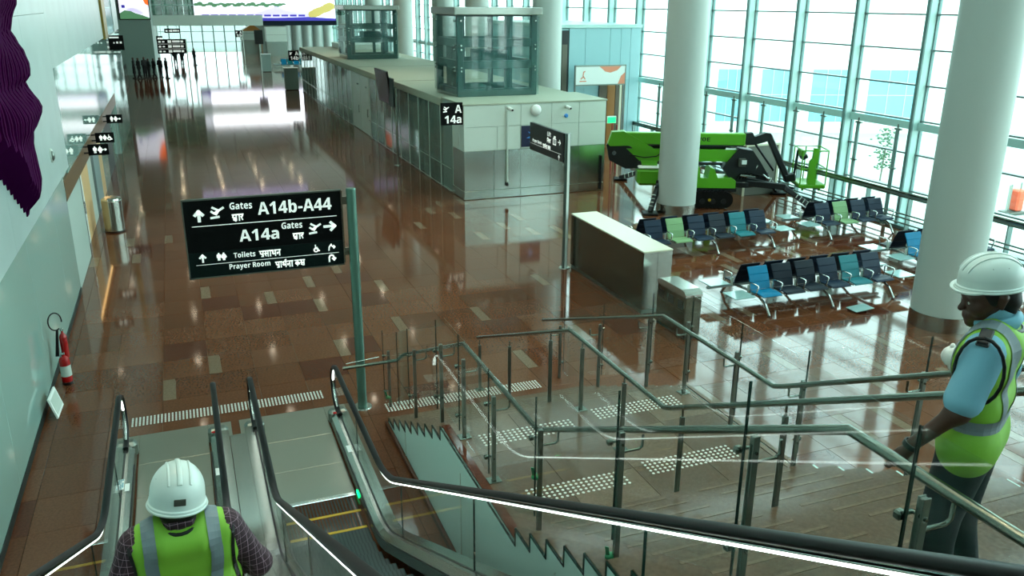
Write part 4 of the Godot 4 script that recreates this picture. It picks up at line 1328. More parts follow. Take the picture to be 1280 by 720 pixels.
func signs() -> void:
	# the large sign between escalators and hall
	var t := thing("wayfinding_sign", Vector3(2.33, 0, -13.02), "large black wayfinding sign for gates A14b-A44 on a tall grey-green pole", "sign")
	put("pole", MB.new().lathe(v2([0.0, 0.0, 0.078, 0.0, 0.078, 3.73, 0.07, 3.75, 0.0, 3.75]), 24), M.pole_green, t)
	put("foot_plate", MB.new().lathe(v2([0.0, 0.02, 0.15, 0.02, 0.16, 0.0]), 20), M.steel, t)
	put("bracket", MB.new().bx(-0.16, -0.05, 3.5, 3.62, -0.04, 0.0).bx(-0.16, -0.05, 2.68, 2.8, -0.04, 0.0), M.steel, t)
	put("edge_strip", MB.new().bx(-0.165, -0.14, 2.56, 3.72, -0.05, 0.005), M.steel, t)
	put("bolt", MB.new().rod(Vector3(-0.25, 0.86, 0.09), Vector3(0.3, 0.9, 0.09), 0.008), M.steel_bright, t)
	var b := put("board", MB.new().bx(-2.46, -0.165, 2.93, 3.72, -0.05, 0.0, 0.004), M.sign_black, t)
	var g := put("lower_board", MB.new().bx(-2.46, -0.165, 2.54, 2.93, -0.05, 0.0, 0.004), M.sign_green, t)
	put("rim", MB.new().bx(-2.475, -0.155, 3.715, 3.735, -0.055, 0.004).bx(-2.475, -2.455, 2.53, 3.73, -0.055, 0.004).bx(-2.475, -0.155, 2.525, 2.545, -0.055, 0.004), M.steel_dark, t)
	var lw: Material = M.letter_white_glow
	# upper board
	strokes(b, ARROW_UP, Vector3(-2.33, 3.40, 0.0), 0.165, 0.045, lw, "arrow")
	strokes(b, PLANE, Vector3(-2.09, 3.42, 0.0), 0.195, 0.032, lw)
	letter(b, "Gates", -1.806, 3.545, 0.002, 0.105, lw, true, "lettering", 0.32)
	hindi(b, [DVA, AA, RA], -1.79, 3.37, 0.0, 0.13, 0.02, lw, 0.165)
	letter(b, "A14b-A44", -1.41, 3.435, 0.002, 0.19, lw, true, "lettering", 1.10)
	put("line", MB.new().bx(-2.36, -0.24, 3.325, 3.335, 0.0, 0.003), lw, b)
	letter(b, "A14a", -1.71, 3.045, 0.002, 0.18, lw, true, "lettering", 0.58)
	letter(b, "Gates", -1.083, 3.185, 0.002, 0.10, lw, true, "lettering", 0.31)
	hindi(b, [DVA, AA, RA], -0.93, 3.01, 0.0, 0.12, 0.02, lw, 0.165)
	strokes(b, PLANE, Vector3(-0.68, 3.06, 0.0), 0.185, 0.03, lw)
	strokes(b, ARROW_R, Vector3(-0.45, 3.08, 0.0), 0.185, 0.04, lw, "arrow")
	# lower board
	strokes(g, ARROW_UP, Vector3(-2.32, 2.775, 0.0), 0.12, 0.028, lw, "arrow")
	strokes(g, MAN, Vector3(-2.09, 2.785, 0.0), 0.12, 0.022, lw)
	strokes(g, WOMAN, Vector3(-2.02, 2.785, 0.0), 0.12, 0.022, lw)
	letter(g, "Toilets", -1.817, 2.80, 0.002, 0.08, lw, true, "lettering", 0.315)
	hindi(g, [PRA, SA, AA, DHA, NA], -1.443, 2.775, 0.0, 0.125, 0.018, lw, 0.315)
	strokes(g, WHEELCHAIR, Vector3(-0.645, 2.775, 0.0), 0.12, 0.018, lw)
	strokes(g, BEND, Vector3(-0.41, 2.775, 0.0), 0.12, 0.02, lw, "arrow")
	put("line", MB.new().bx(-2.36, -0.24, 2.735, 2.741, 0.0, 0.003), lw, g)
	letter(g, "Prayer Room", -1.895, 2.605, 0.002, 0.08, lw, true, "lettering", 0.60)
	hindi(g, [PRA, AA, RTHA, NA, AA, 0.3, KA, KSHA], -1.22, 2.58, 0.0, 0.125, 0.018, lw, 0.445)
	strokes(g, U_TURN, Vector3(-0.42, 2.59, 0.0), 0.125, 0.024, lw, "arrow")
	# the lift sign by the low steel wall, its face along the hall
	var l := thing("lift_sign", Vector3(8.81, 0, -19.1), "dark lift and prayer room sign on a steel pole by the low wall", "sign", "", -PI / 2)
	put("pole", MB.new().lathe(v2([0.0, 0.0, 0.075, 0.0, 0.075, 3.44, 0.0, 3.45]), 20), M.pole_grey, l)
	put("pole_strip", MB.new().bx(0.06, 0.085, 0.0, 3.44, -0.03, 0.03), M.white, l)
	put("foot_plate", MB.new().lathe(v2([0.0, 0.02, 0.14, 0.02, 0.15, 0.0]), 20), M.steel, l)
	var lb := put("board", MB.new().bx(-2.35, -0.12, 2.70, 3.43, -0.05, 0.05, 0.008), M.sign_charcoal, l)
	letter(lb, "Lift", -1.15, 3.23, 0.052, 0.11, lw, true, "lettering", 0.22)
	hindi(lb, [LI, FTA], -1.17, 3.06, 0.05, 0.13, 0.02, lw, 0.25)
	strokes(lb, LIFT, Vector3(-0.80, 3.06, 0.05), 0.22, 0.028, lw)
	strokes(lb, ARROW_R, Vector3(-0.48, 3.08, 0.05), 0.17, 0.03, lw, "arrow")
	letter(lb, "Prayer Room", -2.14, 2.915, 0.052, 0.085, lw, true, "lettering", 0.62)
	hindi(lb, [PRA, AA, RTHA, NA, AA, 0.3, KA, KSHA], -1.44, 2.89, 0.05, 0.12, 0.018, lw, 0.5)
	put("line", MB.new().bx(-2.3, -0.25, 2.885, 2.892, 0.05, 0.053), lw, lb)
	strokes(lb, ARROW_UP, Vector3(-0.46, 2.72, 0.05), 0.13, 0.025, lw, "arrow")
	# screens on a pole along the gate corridor
	var s := thing("screen_stand", Vector3(8.25, 0, -34.7), "tilted dark display screens on a thin pole by the gate corridor", "screen")
	put("pole", MB.new().rod(Vector3(0, 0, 0), Vector3(0, 3.2, 0), 0.055, 12), M.steel, s)
	put("foot_plate", MB.new().lathe(v2([0.0, 0.02, 0.16, 0.02, 0.17, 0.0]), 16), M.steel, s)
	var tb := Basis(Vector3(0, 0, 1), 0.13)
	var sc := put("screen", MB.new().box(Vector3(-0.12, 3.08, -1.65), Vector3(0.08, 1.38, 2.3), 0.01, tb), M.black, s)
	put("screen_face", MB.new().box(Vector3(-0.12, 3.08, -1.65) + tb * Vector3(-0.041, 0, 0), Vector3(0.006, 1.30, 2.22), 0.0, tb), M.screen_dark, sc)
	put("back_screen", MB.new().box(Vector3(-0.1, 2.95, -0.3), Vector3(0.07, 1.15, 0.75), 0.01), M.dark_green, s)
	put("screen_arm", MB.new().bar(Vector3(0.0, 2.9, 0.0), Vector3(-0.06, 2.95, -1.4), 0.06, 0.06), M.steel_dark, s)
	# far signs
	far_sign(Vector3(1.02, 0, -80.0), 2.25, 2.16, 1.18, 3, true, "distant three-row black sign on a pole in the middle of the hall")
	far_sign(Vector3(0.85, 3.30, -96.3), 1.5, 0.0, 0.42, 1, false, "narrow distant black sign hanging under the far lintel")
	far_sign(Vector3(-0.9, 2.5, -96.3), 0.6, 0.0, 0.5, 1, false, "small distant black sign left of the three-row sign")
	var ws := thing("wall_sign", Vector3(-2.6, 4.4, -42.0), "black sign sticking out of the left wall below the gold-edged window", "sign")
	put("board", MB.new().bx(0.02, 0.62, 0.0, 0.62, -0.04, 0.04, 0.006), M.sign_black, ws)
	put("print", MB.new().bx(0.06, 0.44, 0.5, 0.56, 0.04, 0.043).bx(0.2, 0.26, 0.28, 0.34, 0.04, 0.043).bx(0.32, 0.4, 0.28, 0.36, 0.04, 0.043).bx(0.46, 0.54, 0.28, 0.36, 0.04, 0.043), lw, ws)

func far_sign(at: Vector3, w: float, y: float, h: float, rows: int, pole: bool, label: String) -> void:
	var t := thing("far_sign", at, label, "sign")
	if pole:
		put("pole", MB.new().rod(Vector3(0.05, 0, 0), Vector3(0.05, y + h, 0), 0.05, 10), M.off_white, t)
	else:
		put("hanger", MB.new().rod(Vector3(-w * 0.2, y + h, 0), Vector3(-w * 0.2, 4.02 - at.y, 0), 0.02).rod(Vector3(-w * 0.8, y + h, 0), Vector3(-w * 0.8, 4.02 - at.y, 0), 0.02), M.steel_dark, t)
	put("board", MB.new().bx(-w, 0.0, y, y + h, -0.06, 0.0, 0.006), M.sign_black, t)
	var pr := MB.new()
	var rh := h / rows
	for r in rows:
		var yy := y + rh * (rows - 1 - r)
		pr.bx(-w + 0.12, -w + 0.3, yy + rh * 0.3, yy + rh * 0.65, 0.0, 0.004)
		pr.bx(-w + 0.42, -w + 0.6, yy + rh * 0.35, yy + rh * 0.6, 0.0, 0.004)
		pr.bx(-w * 0.62, -w * 0.5, yy + rh * 0.25, yy + rh * 0.75, 0.0, 0.004)
		pr.bx(-w * 0.46, -w * 0.2, yy + rh * 0.32, yy + rh * 0.72, 0.0, 0.004)
		pr.bx(-w * 0.17, -w * 0.08, yy + rh * 0.3, yy + rh * 0.7, 0.0, 0.004)
		if r < rows - 1:
			pr.bx(-w + 0.08, -0.08, yy - 0.01, yy + 0.01, 0.0, 0.003)
	put("print", pr, M.letter_white_glow, t)

# ---------------------------------------------------------------- low steel wall and bin cabinet
func low_walls() -> void:
	var t := thing("low_wall", Vector3(9.31, 0, -17.22), "low brushed steel wall with a cream top beside the lift sign", "low wall")
	put("core", MB.new().bx(-0.32, 0.32, 0.0, 1.38, -1.83, 1.83), M.steel_dark, t)
	for i in 3:
		var za := -1.86 + 1.24 * i
		for s in [-1.0, 1.0]:
			put("side_panel", MB.new().bx(s * 0.325, s * 0.35, 0.1, 1.395, za + 0.003, za + 1.237, 0.003), M.steel_brown, t)
	for s in [-1.0, 1.0]:
		put("end_panel", MB.new().bx(-0.35, -0.003, 0.1, 1.395, s * 1.835, s * 1.86, 0.003), M.steel, t)
		put("end_panel", MB.new().bx(0.003, 0.35, 0.1, 1.395, s * 1.835, s * 1.86, 0.003), M.steel, t)
	put("plinth", MB.new().bx(-0.33, 0.33, 0.0, 0.1, -1.84, 1.84), M.steel_dark, t)
	put("top", MB.new().bx(-0.36, 0.36, 1.395, 1.43, -1.87, 1.87, 0.008), M.cream_top, t)
	var c := thing("bin_cabinet", Vector3(9.22, 0, -14.3), "steel waste bin cabinet with rounded top in front of the low wall", "bin")
	put("body", MB.new().bx(-0.19, 0.19, 0.05, 0.9, -0.56, 0.56, 0.02), M.steel_brown, c)
	put("top", MB.new().prism(v2([-0.56, 0.9, 0.56, 0.9, 0.56, 0.95, 0.5, 1.01, 0.4, 1.03, -0.4, 1.03, -0.5, 1.01, -0.56, 0.95]), 0.4, zy_plane(0.2)), M.steel_bright, c)
	put("plinth", MB.new().bx(-0.17, 0.17, 0.0, 0.05, -0.54, 0.54), M.black, c)
	for z in [-0.37, 0.0, 0.37]:
		put("flap", MB.new().bx(-0.197, -0.185, 0.62, 0.8, z - 0.1, z + 0.1, 0.004), M.black, c)
		put("door", MB.new().bx(-0.196, -0.188, 0.1, 0.58, z - 0.17, z + 0.17, 0.003), M.steel_brown, c)

# ---------------------------------------------------------------- benches
func benches() -> void:
	bench(11.58, 14.95, -19.0, ["navy", "sage", "navy", "navy_dark", "teal", "navy"], true, "six-seat back-to-back bench behind the low steel wall, with one sage and one teal seat")
	bench(11.68, 14.85, -14.5, ["azure", "navy_dark", "navy_dark", "navy", "teal", "navy"], true, "front back-to-back bench with a bright blue seat at its left end")
	bench(17.35, 19.33, -19.15, ["navy", "sage", "navy", "navy"], false, "four-seat back-to-back bench by the window guard rail, with one sage seat")
	bench(17.3, 19.28, -15.6, ["azure", "navy", "azure", "navy"], false, "back-to-back bench by the window, half hidden behind the big white column")

func bench(x0: float, x1: float, z: float, cols: Array, tables: bool, label: String) -> void:
	var n := cols.size()
	var pitch := (x1 - x0) / (n - 1)
	var t := thing("airport_bench", Vector3((x0 + x1) * 0.5, 0, z - 0.66), label, "bench", "rows of airport seats")
	var ox := -(x1 - x0) * 0.5
	for row in 2:
		var s := 1.0 if row == 0 else -1.0
		for i in n:
			var x := ox + pitch * i
			var m: Material = M[cols[i] if row == 0 else ["navy_dark", "navy", "navy_dark", "navy", "navy_dark", "navy"][i]]
			# pan and back swept as thin bent sheets
			var pan := MB.new()
			var prof := [[0.76, 0.40], [0.73, 0.425], [0.57, 0.435], [0.40, 0.425], [0.30, 0.42]]
			for k in prof.size() - 1:
				pan.bar(Vector3(x, prof[k][1], s * prof[k][0]), Vector3(x, prof[k + 1][1], s * prof[k + 1][0]), 0.52, 0.03, 0.008)
			put("seat", pan, m, t)
			var back := MB.new()
			var bp := [[0.31, 0.44], [0.26, 0.60], [0.19, 0.76], [0.10, 0.92]]
			for k in bp.size() - 1:
				back.bar(Vector3(x, bp[k][1], s * bp[k][0]), Vector3(x, bp[k + 1][1], s * bp[k + 1][0]), 0.52, 0.028, 0.008, Vector3(0, 0, s))
			put("backrest", back, m, t)
			put("seat_bracket", MB.new().bar(Vector3(x - 0.27, 0.40, s * 0.24), Vector3(x - 0.27, 0.40, s * 0.72), 0.02, 0.03).bar(Vector3(x + 0.27, 0.40, s * 0.24), Vector3(x + 0.27, 0.40, s * 0.72), 0.02, 0.03), M.steel_bright, t)
		for i in n:
			var x := ox + pitch * i - pitch * 0.5
			put("armrest", MB.new().tube(pv3([Vector3(x, 0.40, s * 0.36), Vector3(x, 0.62, s * 0.35), Vector3(x, 0.645, s * 0.38), Vector3(x, 0.645, s * 0.62), Vector3(x, 0.62, s * 0.65), Vector3(x, 0.42, s * 0.59)]), 0.014, 8, 0.02), M.chrome, t)
			put("arm_plate", MB.new().box(Vector3(x, 0.47, s * 0.31), Vector3(0.03, 0.2, 0.07), 0.01), M.off_white, t)
		var xe := ox + pitch * (n - 1) + pitch * 0.5
		put("armrest", MB.new().tube(pv3([Vector3(xe, 0.40, s * 0.36), Vector3(xe, 0.62, s * 0.35), Vector3(xe, 0.645, s * 0.38), Vector3(xe, 0.645, s * 0.62), Vector3(xe, 0.62, s * 0.65), Vector3(xe, 0.42, s * 0.59)]), 0.014, 8, 0.02), M.chrome, t)
		put("beam", MB.new().bx(ox - 0.95, -ox + (0.95 if tables else 0.34), 0.335, 0.395, s * 0.36 - 0.04, s * 0.36 + 0.04, 0.01), M.beam_grey, t)
		for e in [-1.0, 1.0]:
			if e > 0.0 and not tables:
				continue
			put("side_table", MB.new().box(Vector3(e * (-ox + 0.68), 0.43, s * 0.48), Vector3(0.52, 0.022, 0.5), 0.006), M.table_grey, t)
	var nl := 3 if n > 4 else 2
	for i in nl:
		var x := lerpf(ox - 0.15, -ox + 0.15, float(i) / (nl - 1))
		for s in [-1.0, 1.0]:
			put("leg", MB.new().tube(pv3([Vector3(x, 0.36, s * 0.05), Vector3(x, 0.33, s * 0.50), Vector3(x, 0.22, s * 0.74), Vector3(x, 0.02, s * 0.90)]), 0.026, 8, 0.035), M.chrome, t)
			put("foot", MB.new().lathe(v2([0.0, 0.02, 0.04, 0.018, 0.045, 0.0]), 12, Vector3(x, 0, s * 0.90)), M.black, t)
		put("cross_bar", MB.new().bar(Vector3(x, 0.36, -0.4), Vector3(x, 0.36, 0.4), 0.06, 0.04, 0.008), M.beam_grey, t)

# ---------------------------------------------------------------- far end of the hall
func far_end() -> void:
	struct("wall_far", MB.new().bx(-7.5, -1.7, -0.5, ROOF, HALL_FAR - 0.4, HALL_FAR).bx(9.2, WALL_R + 0.3, -0.5, ROOF, HALL_FAR - 0.4, HALL_FAR).bx(-1.7, 9.2, 8.0, ROOF, HALL_FAR - 0.4, HALL_FAR), M.plain_wall)
	struct("wall_block", MB.new().bx(-7.4, -1.62, -0.5, ROOF, HALL_FAR, -86.0), M.grey_wall)
	struct("wall_left_far", MB.new().bx(-7.5, -7.2, -0.5, ROOF, -86.0, -51.0).bx(-7.5, WALL_L - 0.05, -0.5, ROOF, -51.6, -51.2), M.grey_wall)
	var bn := thing("advert_banner", Vector3(5.0, 7.8, -70.0), "long bright hanging banner screen mirrored in the floor behind the large wayfinding sign", "screen")
	put("case", MB.new().bx(-4.1, 4.1, -0.05, 0.85, -0.2, -0.02, 0.02), M.navy_dark, bn)
	put("screen", MB.new().bx(-4.05, 4.05, 0.0, 0.8, -0.02, 0.0), M.screen_lilac, bn)
	put("hanger", MB.new().rod(Vector3(-3, 0.8, -0.1), Vector3(-3, ROOF - 7.8, -0.1), 0.03).rod(Vector3(3, 0.8, -0.1), Vector3(3, ROOF - 7.8, -0.1), 0.03), M.steel_dark, bn)
	var w := struct_root("window_far")
	for i in 8:
		var xa := -1.7 + 10.9 * i / 8.0
		put("pane", MB.new().bx(xa + 0.05, xa + 1.31, 0.0, 8.0, HALL_FAR - 0.2, HALL_FAR - 0.19), M.far_pane, w)
		put("mullion", MB.new().bx(xa - 0.06, xa + 0.06, 0.0, 8.0, HALL_FAR - 0.3, HALL_FAR + 0.05), M.mullion_edge, w)
	for y in [1.3, 2.6, 3.9, 5.2, 6.5]:
		put("transom", MB.new().bx(-1.7, 9.2, y - 0.03, y + 0.03, HALL_FAR - 0.25, HALL_FAR), M.transom, w)
	struct("beam_lintel", MB.new().bx(-1.62, 9.0, 4.0, 5.0, -97.0, -95.8, 0.01), M.panel_white)
	var gl := struct_root("window_gallery")
	for i in 4:
		put("pane", MB.new().bx(-1.6 + 1.0 * i, -0.62 + 1.0 * i, 5.0, 8.5, -96.5, -96.48), M.gallery_green, gl)
	put("window_frame", MB.new().bx(-1.62, 2.4, 5.95, 6.0, -96.5, -96.4).bx(-0.62, -0.58, 5.0, 8.5, -96.5, -96.4).bx(0.38, 0.42, 5.0, 8.5, -96.5, -96.4), M.mullion, gl)
	# hanging advertising screens
	var s := thing("advert_screen", Vector3(11.0, 3.62, -112.0), "huge hanging advertising screen with a bright landscape picture at the far end", "screen")
	put("case", MB.new().bx(-8.45, 8.45, -0.05, 4.9, -0.35, -0.04, 0.05), M.navy_dark, s)
	var face := put("screen", MB.new().bx(-8.35, 8.35, 0.5, 4.8, -0.04, 0.0), M.screen_white, s)
	var pic := MB.new()
	put("print_band", MB.new().prism(v2([-8.35, 0.5, 8.35, 0.5, 8.35, 0.75, 5.0, 0.95, 1.0, 0.85, -8.35, 0.95]), 0.006, Transform3D(Basis.IDENTITY, Vector3.ZERO)), M.screen_violet, face)
	put("print_roof", MB.new().prism(v2([-7.6, 1.3, -1.6, 1.35, -0.6, 1.6, 0.8, 2.05, 1.2, 2.2, 1.6, 2.05, 2.8, 1.6, 5.4, 1.35, 5.4, 0.95, -7.6, 0.95]), 0.005, Transform3D(Basis.IDENTITY, Vector3.ZERO)), M.screen_lilac, face)
	for k in 12:
		pic.bx(-7.4 + 1.02 * k, -6.6 + 1.02 * k, 1.0, 1.22, 0.0, 0.008)
	put("print_windows", pic, M.screen_violet, face)
	var tr := MB.new()
	for k in 26:
		tr.ell(Vector3(-7.9 + 0.40 * k, 2.35 + 0.1 * sin(k * 2.1), 0.0), Vector3(0.34, 0.17 + 0.06 * sin(k * 1.7), 0.006), 10, 4)
	put("print_trees", tr, M.screen_green, face)
	var gt := MB.new()
	for k in 14:
		gt.ell(Vector3(5.4 + 0.19 * k, 1.2 + 0.08 * k + 0.1 * sin(k * 2.7), 0.002), Vector3(0.5, 0.42, 0.006), 10, 4)
	put("print_bushes", gt, M.screen_gold, face)
	put("chin", MB.new().bx(-8.45, 8.45, 0.0, 0.48, -0.04, 0.01, 0.01), M.navy_dark, s)
	put("hanger", MB.new().rod(Vector3(-5, 4.8, -0.2), Vector3(-5, ROOF - 3.62, -0.2), 0.05).rod(Vector3(5, 4.8, -0.2), Vector3(5, ROOF - 3.62, -0.2), 0.05), M.steel_dark, s)
	var al := AreaLight3D.new()
	al.name = "screen_glow"
	al.area_size = Vector2(14.6, 4.2)
	al.light_energy = 40.0
	al.rotation.y = PI
	al.position = Vector3(0, 2.6, 0.03)
	al.shadow_enabled = true
	s.add_child(al)
	var a := thing("advert_screen", Vector3(-2.86, 4.83, -85.9), "smaller advertising screen with an orange corner on the grey far block", "screen")
	put("case", MB.new().bx(-1.28, 1.28, -0.05, 2.9, -0.02, 0.06, 0.02), M.black, a)
	var f2 := put("screen", MB.new().bx(-1.2, 1.2, 0.03, 2.8, 0.06, 0.08), M.screen_white, a)
	put("print_corner", MB.new().prism(v2([0.5, 2.8, 1.2, 2.8, 1.2, 1.15, 0.95, 1.3, 0.7, 1.9]), 0.004, Transform3D(Basis.IDENTITY, Vector3(0, 0, 0.08))), M.screen_orange, f2)
	put("print_field", MB.new().prism(v2([-1.2, 0.5, -0.8, 0.75, -0.3, 0.7, 0.1, 0.5, 0.6, 0.35, 1.2, 0.12, 1.2, 0.03, -1.2, 0.03]), 0.004, Transform3D(Basis.IDENTITY, Vector3(0, 0, 0.08))), M.screen_green, f2)
	put("print_roof", MB.new().prism(v2([-0.7, 0.8, -0.2, 0.98, 0.3, 0.85, 0.8, 0.5, 0.5, 0.45, 0.0, 0.62]), 0.005, Transform3D(Basis.IDENTITY, Vector3(0, 0, 0.08))), M.screen_lilac, f2)
	put("print_block", MB.new().bx(-1.0, -0.72, 0.95, 1.2, 0.08, 0.086), M.screen_violet, f2)
	# counters, kiosk and gate boxes
	for c in [[8.15, -67.9, 1.02, 1.62, "grey podium with a white top at the end of the gate corridor"], [8.15, -86.4, 0.85, 1.62, "slimmer grey podium farther along the hall"]]:
		var p := thing("podium", Vector3(c[0], 0, c[1]), c[4], "podium", "podiums along the hall")
		put("body", MB.new().bx(-c[2] * 0.5, c[2] * 0.5, 0.05, c[3], -0.5, 0.0, 0.01), M.grey_wall, p)
		put("top", MB.new().bx(-c[2] * 0.5 - 0.03, c[2] * 0.5 + 0.03, c[3], c[3] + 0.04, -0.53, 0.03, 0.01), M.white, p)
		put("plinth", MB.new().bx(-c[2] * 0.45, c[2] * 0.45, 0.0, 0.05, -0.45, -0.05), M.black, p)
	var ms := thing("monitor_pole", Vector3(7.75, 0, -88.0), "distant black monitor on a pole behind the podiums", "monitor")
	put("pole", MB.new().rod(Vector3.ZERO, Vector3(0, 3.6, 0), 0.06, 8), M.steel_dark, ms)
	put("screen", MB.new().bx(-0.4, 0.4, 2.5, 3.8, 0.05, 0.13, 0.01), M.black, ms)
	for g in [[9.2, -117.0, 2.1, 2.75, "distant white gate box below a wooden gable"], [11.9, -111.0, 2.4, 3.4, "distant white gate box beside the row of white columns"]]:
		var b := thing("gate_box", Vector3(g[0], 0, g[1]), g[4], "gate house", "distant gate boxes")
		put("upper_panel", MB.new().bx(-g[2] * 0.5, g[2] * 0.5, 1.7, g[3], -2.0, 0.0, 0.01), M.panel_white, b)
		put("steel_panel", MB.new().bx(-g[2] * 0.5, g[2] * 0.5, 0.0, 1.69, -1.99, -0.01), M.steel, b)
		put("panel_seam", MB.new().bx(-g[2] * 0.5, g[2] * 0.5, 2.5, 2.52, -0.01, 0.004), M.grille, b)
	var ko := thing("kiosk_roof", Vector3(9.6, 2.75, -118.0), "small wooden gabled kiosk roof rising behind the distant gate box", "kiosk")
	put("gable", MB.new().prism(v2([-1.3, 0.0, 1.3, 0.0, 0.1, 0.85]), 2.0, Transform3D(Basis.IDENTITY, Vector3(0, 0, -2.0))), M.wood, ko)
	put("ridge", MB.new().bar(Vector3(0.1, 0.86, -2.0), Vector3(0.1, 0.86, 0.1), 0.1, 0.06), M.brown, ko)
	put("post", MB.new().bx(-1.2, -1.1, -2.75, 0.0, -0.2, -0.1).bx(1.1, 1.2, -2.75, 0.0, -0.2, -0.1), M.wood, ko)
	bench(10.2, 13.2, -90.0, ["azure", "teal", "azure", "teal", "azure", "navy"], true, "distant bench with blue and teal seats beyond the gate corridor")
	# handrails of an escalator down, beside the far group
	var e := thing("far_escalator", Vector3(-4.6, 0, -80.5), "dark curved handrails of a distant escalator beside the far group of people", "escalator")
	for x in [-0.55, 0.55]:
		var p := PackedVector3Array([Vector3(x, 0.2, 1.4)])
		for k in 9:
			var an := -PI / 2 + PI * k / 8.0
			p.append(Vector3(x, 0.6 + 0.4 * sin(an), 1.5 + 0.4 * cos(an)))
		p.append(Vector3(x, 1.0, -4.0))
		put("handrail", MB.new().tube(p, 0.06, 8), M.rubber, e)
		put("balustrade", MB.new().bx(x - 0.05, x + 0.05, 0.0, 0.9, -4.0, 1.7), M.steel, e)

# ---------------------------------------------------------------- green crawler boom lift
func spider_lift() -> void:
	var t := thing("boom_lift", Vector3(16.51, 0, -23.99), "bright green crawler boom lift with folded booms and dark outriggers behind the round column", "boom lift", "", deg_to_rad(-23.0))
	var T := func(z: float) -> Transform3D: return Transform3D(Basis.IDENTITY, Vector3(0, 0, z))
	# booms
	var ub := put("upper_boom", MB.new().box(Vector3(-1.15, 2.23, 0), Vector3(4.1, 0.40, 0.30), 0.03), M.lime, t)
	letter(ub, "X270E", -0.98, 2.17, 0.151, 0.13, M.black, true, "lettering", 0.72)
	put("boom_edge", MB.new().box(Vector3(-1.15, 2.02, 0.0), Vector3(4.0, 0.04, 0.32), 0.01), M.machine_dark, ub)
	put("lower_boom", MB.new().prism(v2([-3.0, 1.9, -2.55, 1.5, 0.35, 1.5, 0.66, 1.9]), 0.30, T.call(-0.15)), M.lime, t)
	put("lift_ram", MB.new().rod(Vector3(-2.6, 1.96, 0.0), Vector3(0.3, 1.96, 0.0), 0.06, 12).rod(Vector3(-2.6, 1.44, 0.1), Vector3(0.2, 1.42, 0.1), 0.05, 12), M.machine_dark, t)
	put("boom_head", MB.new().prism(v2([-3.5, 2.44, -3.1, 2.47, -2.1, 1.92, -2.15, 1.80, -2.7, 1.83, -2.9, 2.0, -3.55, 1.98, -3.62, 2.05]), 0.36, T.call(-0.18)), M.lime, t)
	put("knuckle", MB.new().prism(v2([-3.66, 2.0, -3.35, 2.3, -3.0, 2.0, -2.75, 1.9, -2.3, 1.35, -2.6, 1.24, -3.0, 1.22, -3.55, 1.5]), 0.24, T.call(-0.12)), M.machine_dark, t)
	put("knuckle_pin", MB.new().rod(Vector3(-3.4, 1.75, 0.1), Vector3(-3.4, 1.75, 0.16), 0.07, 12), M.chrome, t)
	put("pivot_plate", MB.new().prism(v2([-2.5, 1.5, -1.95, 1.5, -1.95, 1.25, -2.42, 1.2]), 0.34, T.call(-0.17)), M.lime, t)
	# body
	put("battery_box", MB.new().box(Vector3(-1.75, 1.0, 0.1), Vector3(1.75, 0.56, 0.75), 0.09), M.lime, t)
	put("battery_lid", MB.new().box(Vector3(-1.75, 1.31, 0.1), Vector3(1.7, 0.07, 0.7), 0.03), M.white, t)
	put("engine_cover", MB.new().prism(v2([-1.0, 0.68, 0.62, 0.68, 0.62, 0.92, 0.5, 1.0, 0.02, 1.02, -0.1, 1.3, -0.24, 1.36, -0.3, 1.0, -0.55, 1.02, -0.6, 1.36, -1.0, 1.36]), 0.8, T.call(-0.3)), M.lime, t)
	put("chassis", MB.new().box(Vector3(-0.5, 0.62, 0.0), Vector3(2.4, 0.14, 0.9), 0.03), M.machine_dark, t)
	for z in [-0.48, 0.48]:
		var outl := PackedVector2Array()
		for k in 24:
			var a := TAU * k / 24.0
			outl.append(Vector2((1.0 if cos(a) > 0 else -1.0) * 0.75 - 0.45 + 0.26 * cos(a), 0.30 + 0.27 * sin(a)))
		var tk := put("track", MB.new().prism(outl, 0.26, T.call(z - 0.13)), M.rubber, t)
		var wh := MB.new()
		for k in 5:
			wh.rod(Vector3(-1.15 + 0.35 * k, 0.25, z + 0.12), Vector3(-1.15 + 0.35 * k, 0.25, z + 0.15), 0.09, 14)
		put("roller", wh, M.machine_dark, tk)
		put("hub", MB.new().rod(Vector3(-0.22, 0.30, z + 0.13), Vector3(-0.22, 0.30, z + 0.16), 0.05, 10), M.yellow, tk)
		var cl := MB.new()
		for k in 13:
			cl.box(Vector3(-1.2 + 0.125 * k, 0.028, z), Vector3(0.05, 0.03, 0.26), 0.004).box(Vector3(-1.2 + 0.125 * k, 0.575, z), Vector3(0.05, 0.03, 0.26), 0.004)
		put("track_lug", cl, M.rubber, tk)
	# turret with its rams, right of the tracks
	put("turret", MB.new().prism(v2([0.35, 1.5, 0.7, 1.95, 1.15, 1.9, 1.45, 1.5, 1.75, 1.05, 1.6, 0.82, 0.55, 0.85, 0.2, 1.3]), 0.5, T.call(-0.25)), M.machine_dark, t)
	put("turret_ring", MB.new().lathe(v2([0.5, 0.7, 0.52, 0.72, 0.52, 0.86, 0.5, 0.88]), 24, Vector3(0.9, 0.0, 0.0)), M.machine_dark, t)
	put("control_box", MB.new().box(Vector3(0.82, 1.5, 0.28), Vector3(0.24, 0.28, 0.1), 0.02), M.grille, t)
	put("decal", MB.new().box(Vector3(0.88, 1.52, 0.336), Vector3(0.16, 0.14, 0.012), 0.003), M.white, t)
	var hs := MB.new()
	for k in 6:
		var a := k * 0.7
		hs.tube(pv3([Vector3(0.7 + 0.1 * k, 0.95, 0.25), Vector3(0.75 + 0.12 * k, 1.12 + 0.06 * sin(a), 0.33), Vector3(0.95 + 0.12 * k, 1.18 - 0.05 * k * 0.5, 0.3), Vector3(1.1 + 0.12 * k, 1.0, 0.22)]), 0.025, 6)
	put("hydraulic_hose", hs, M.rubber, t)
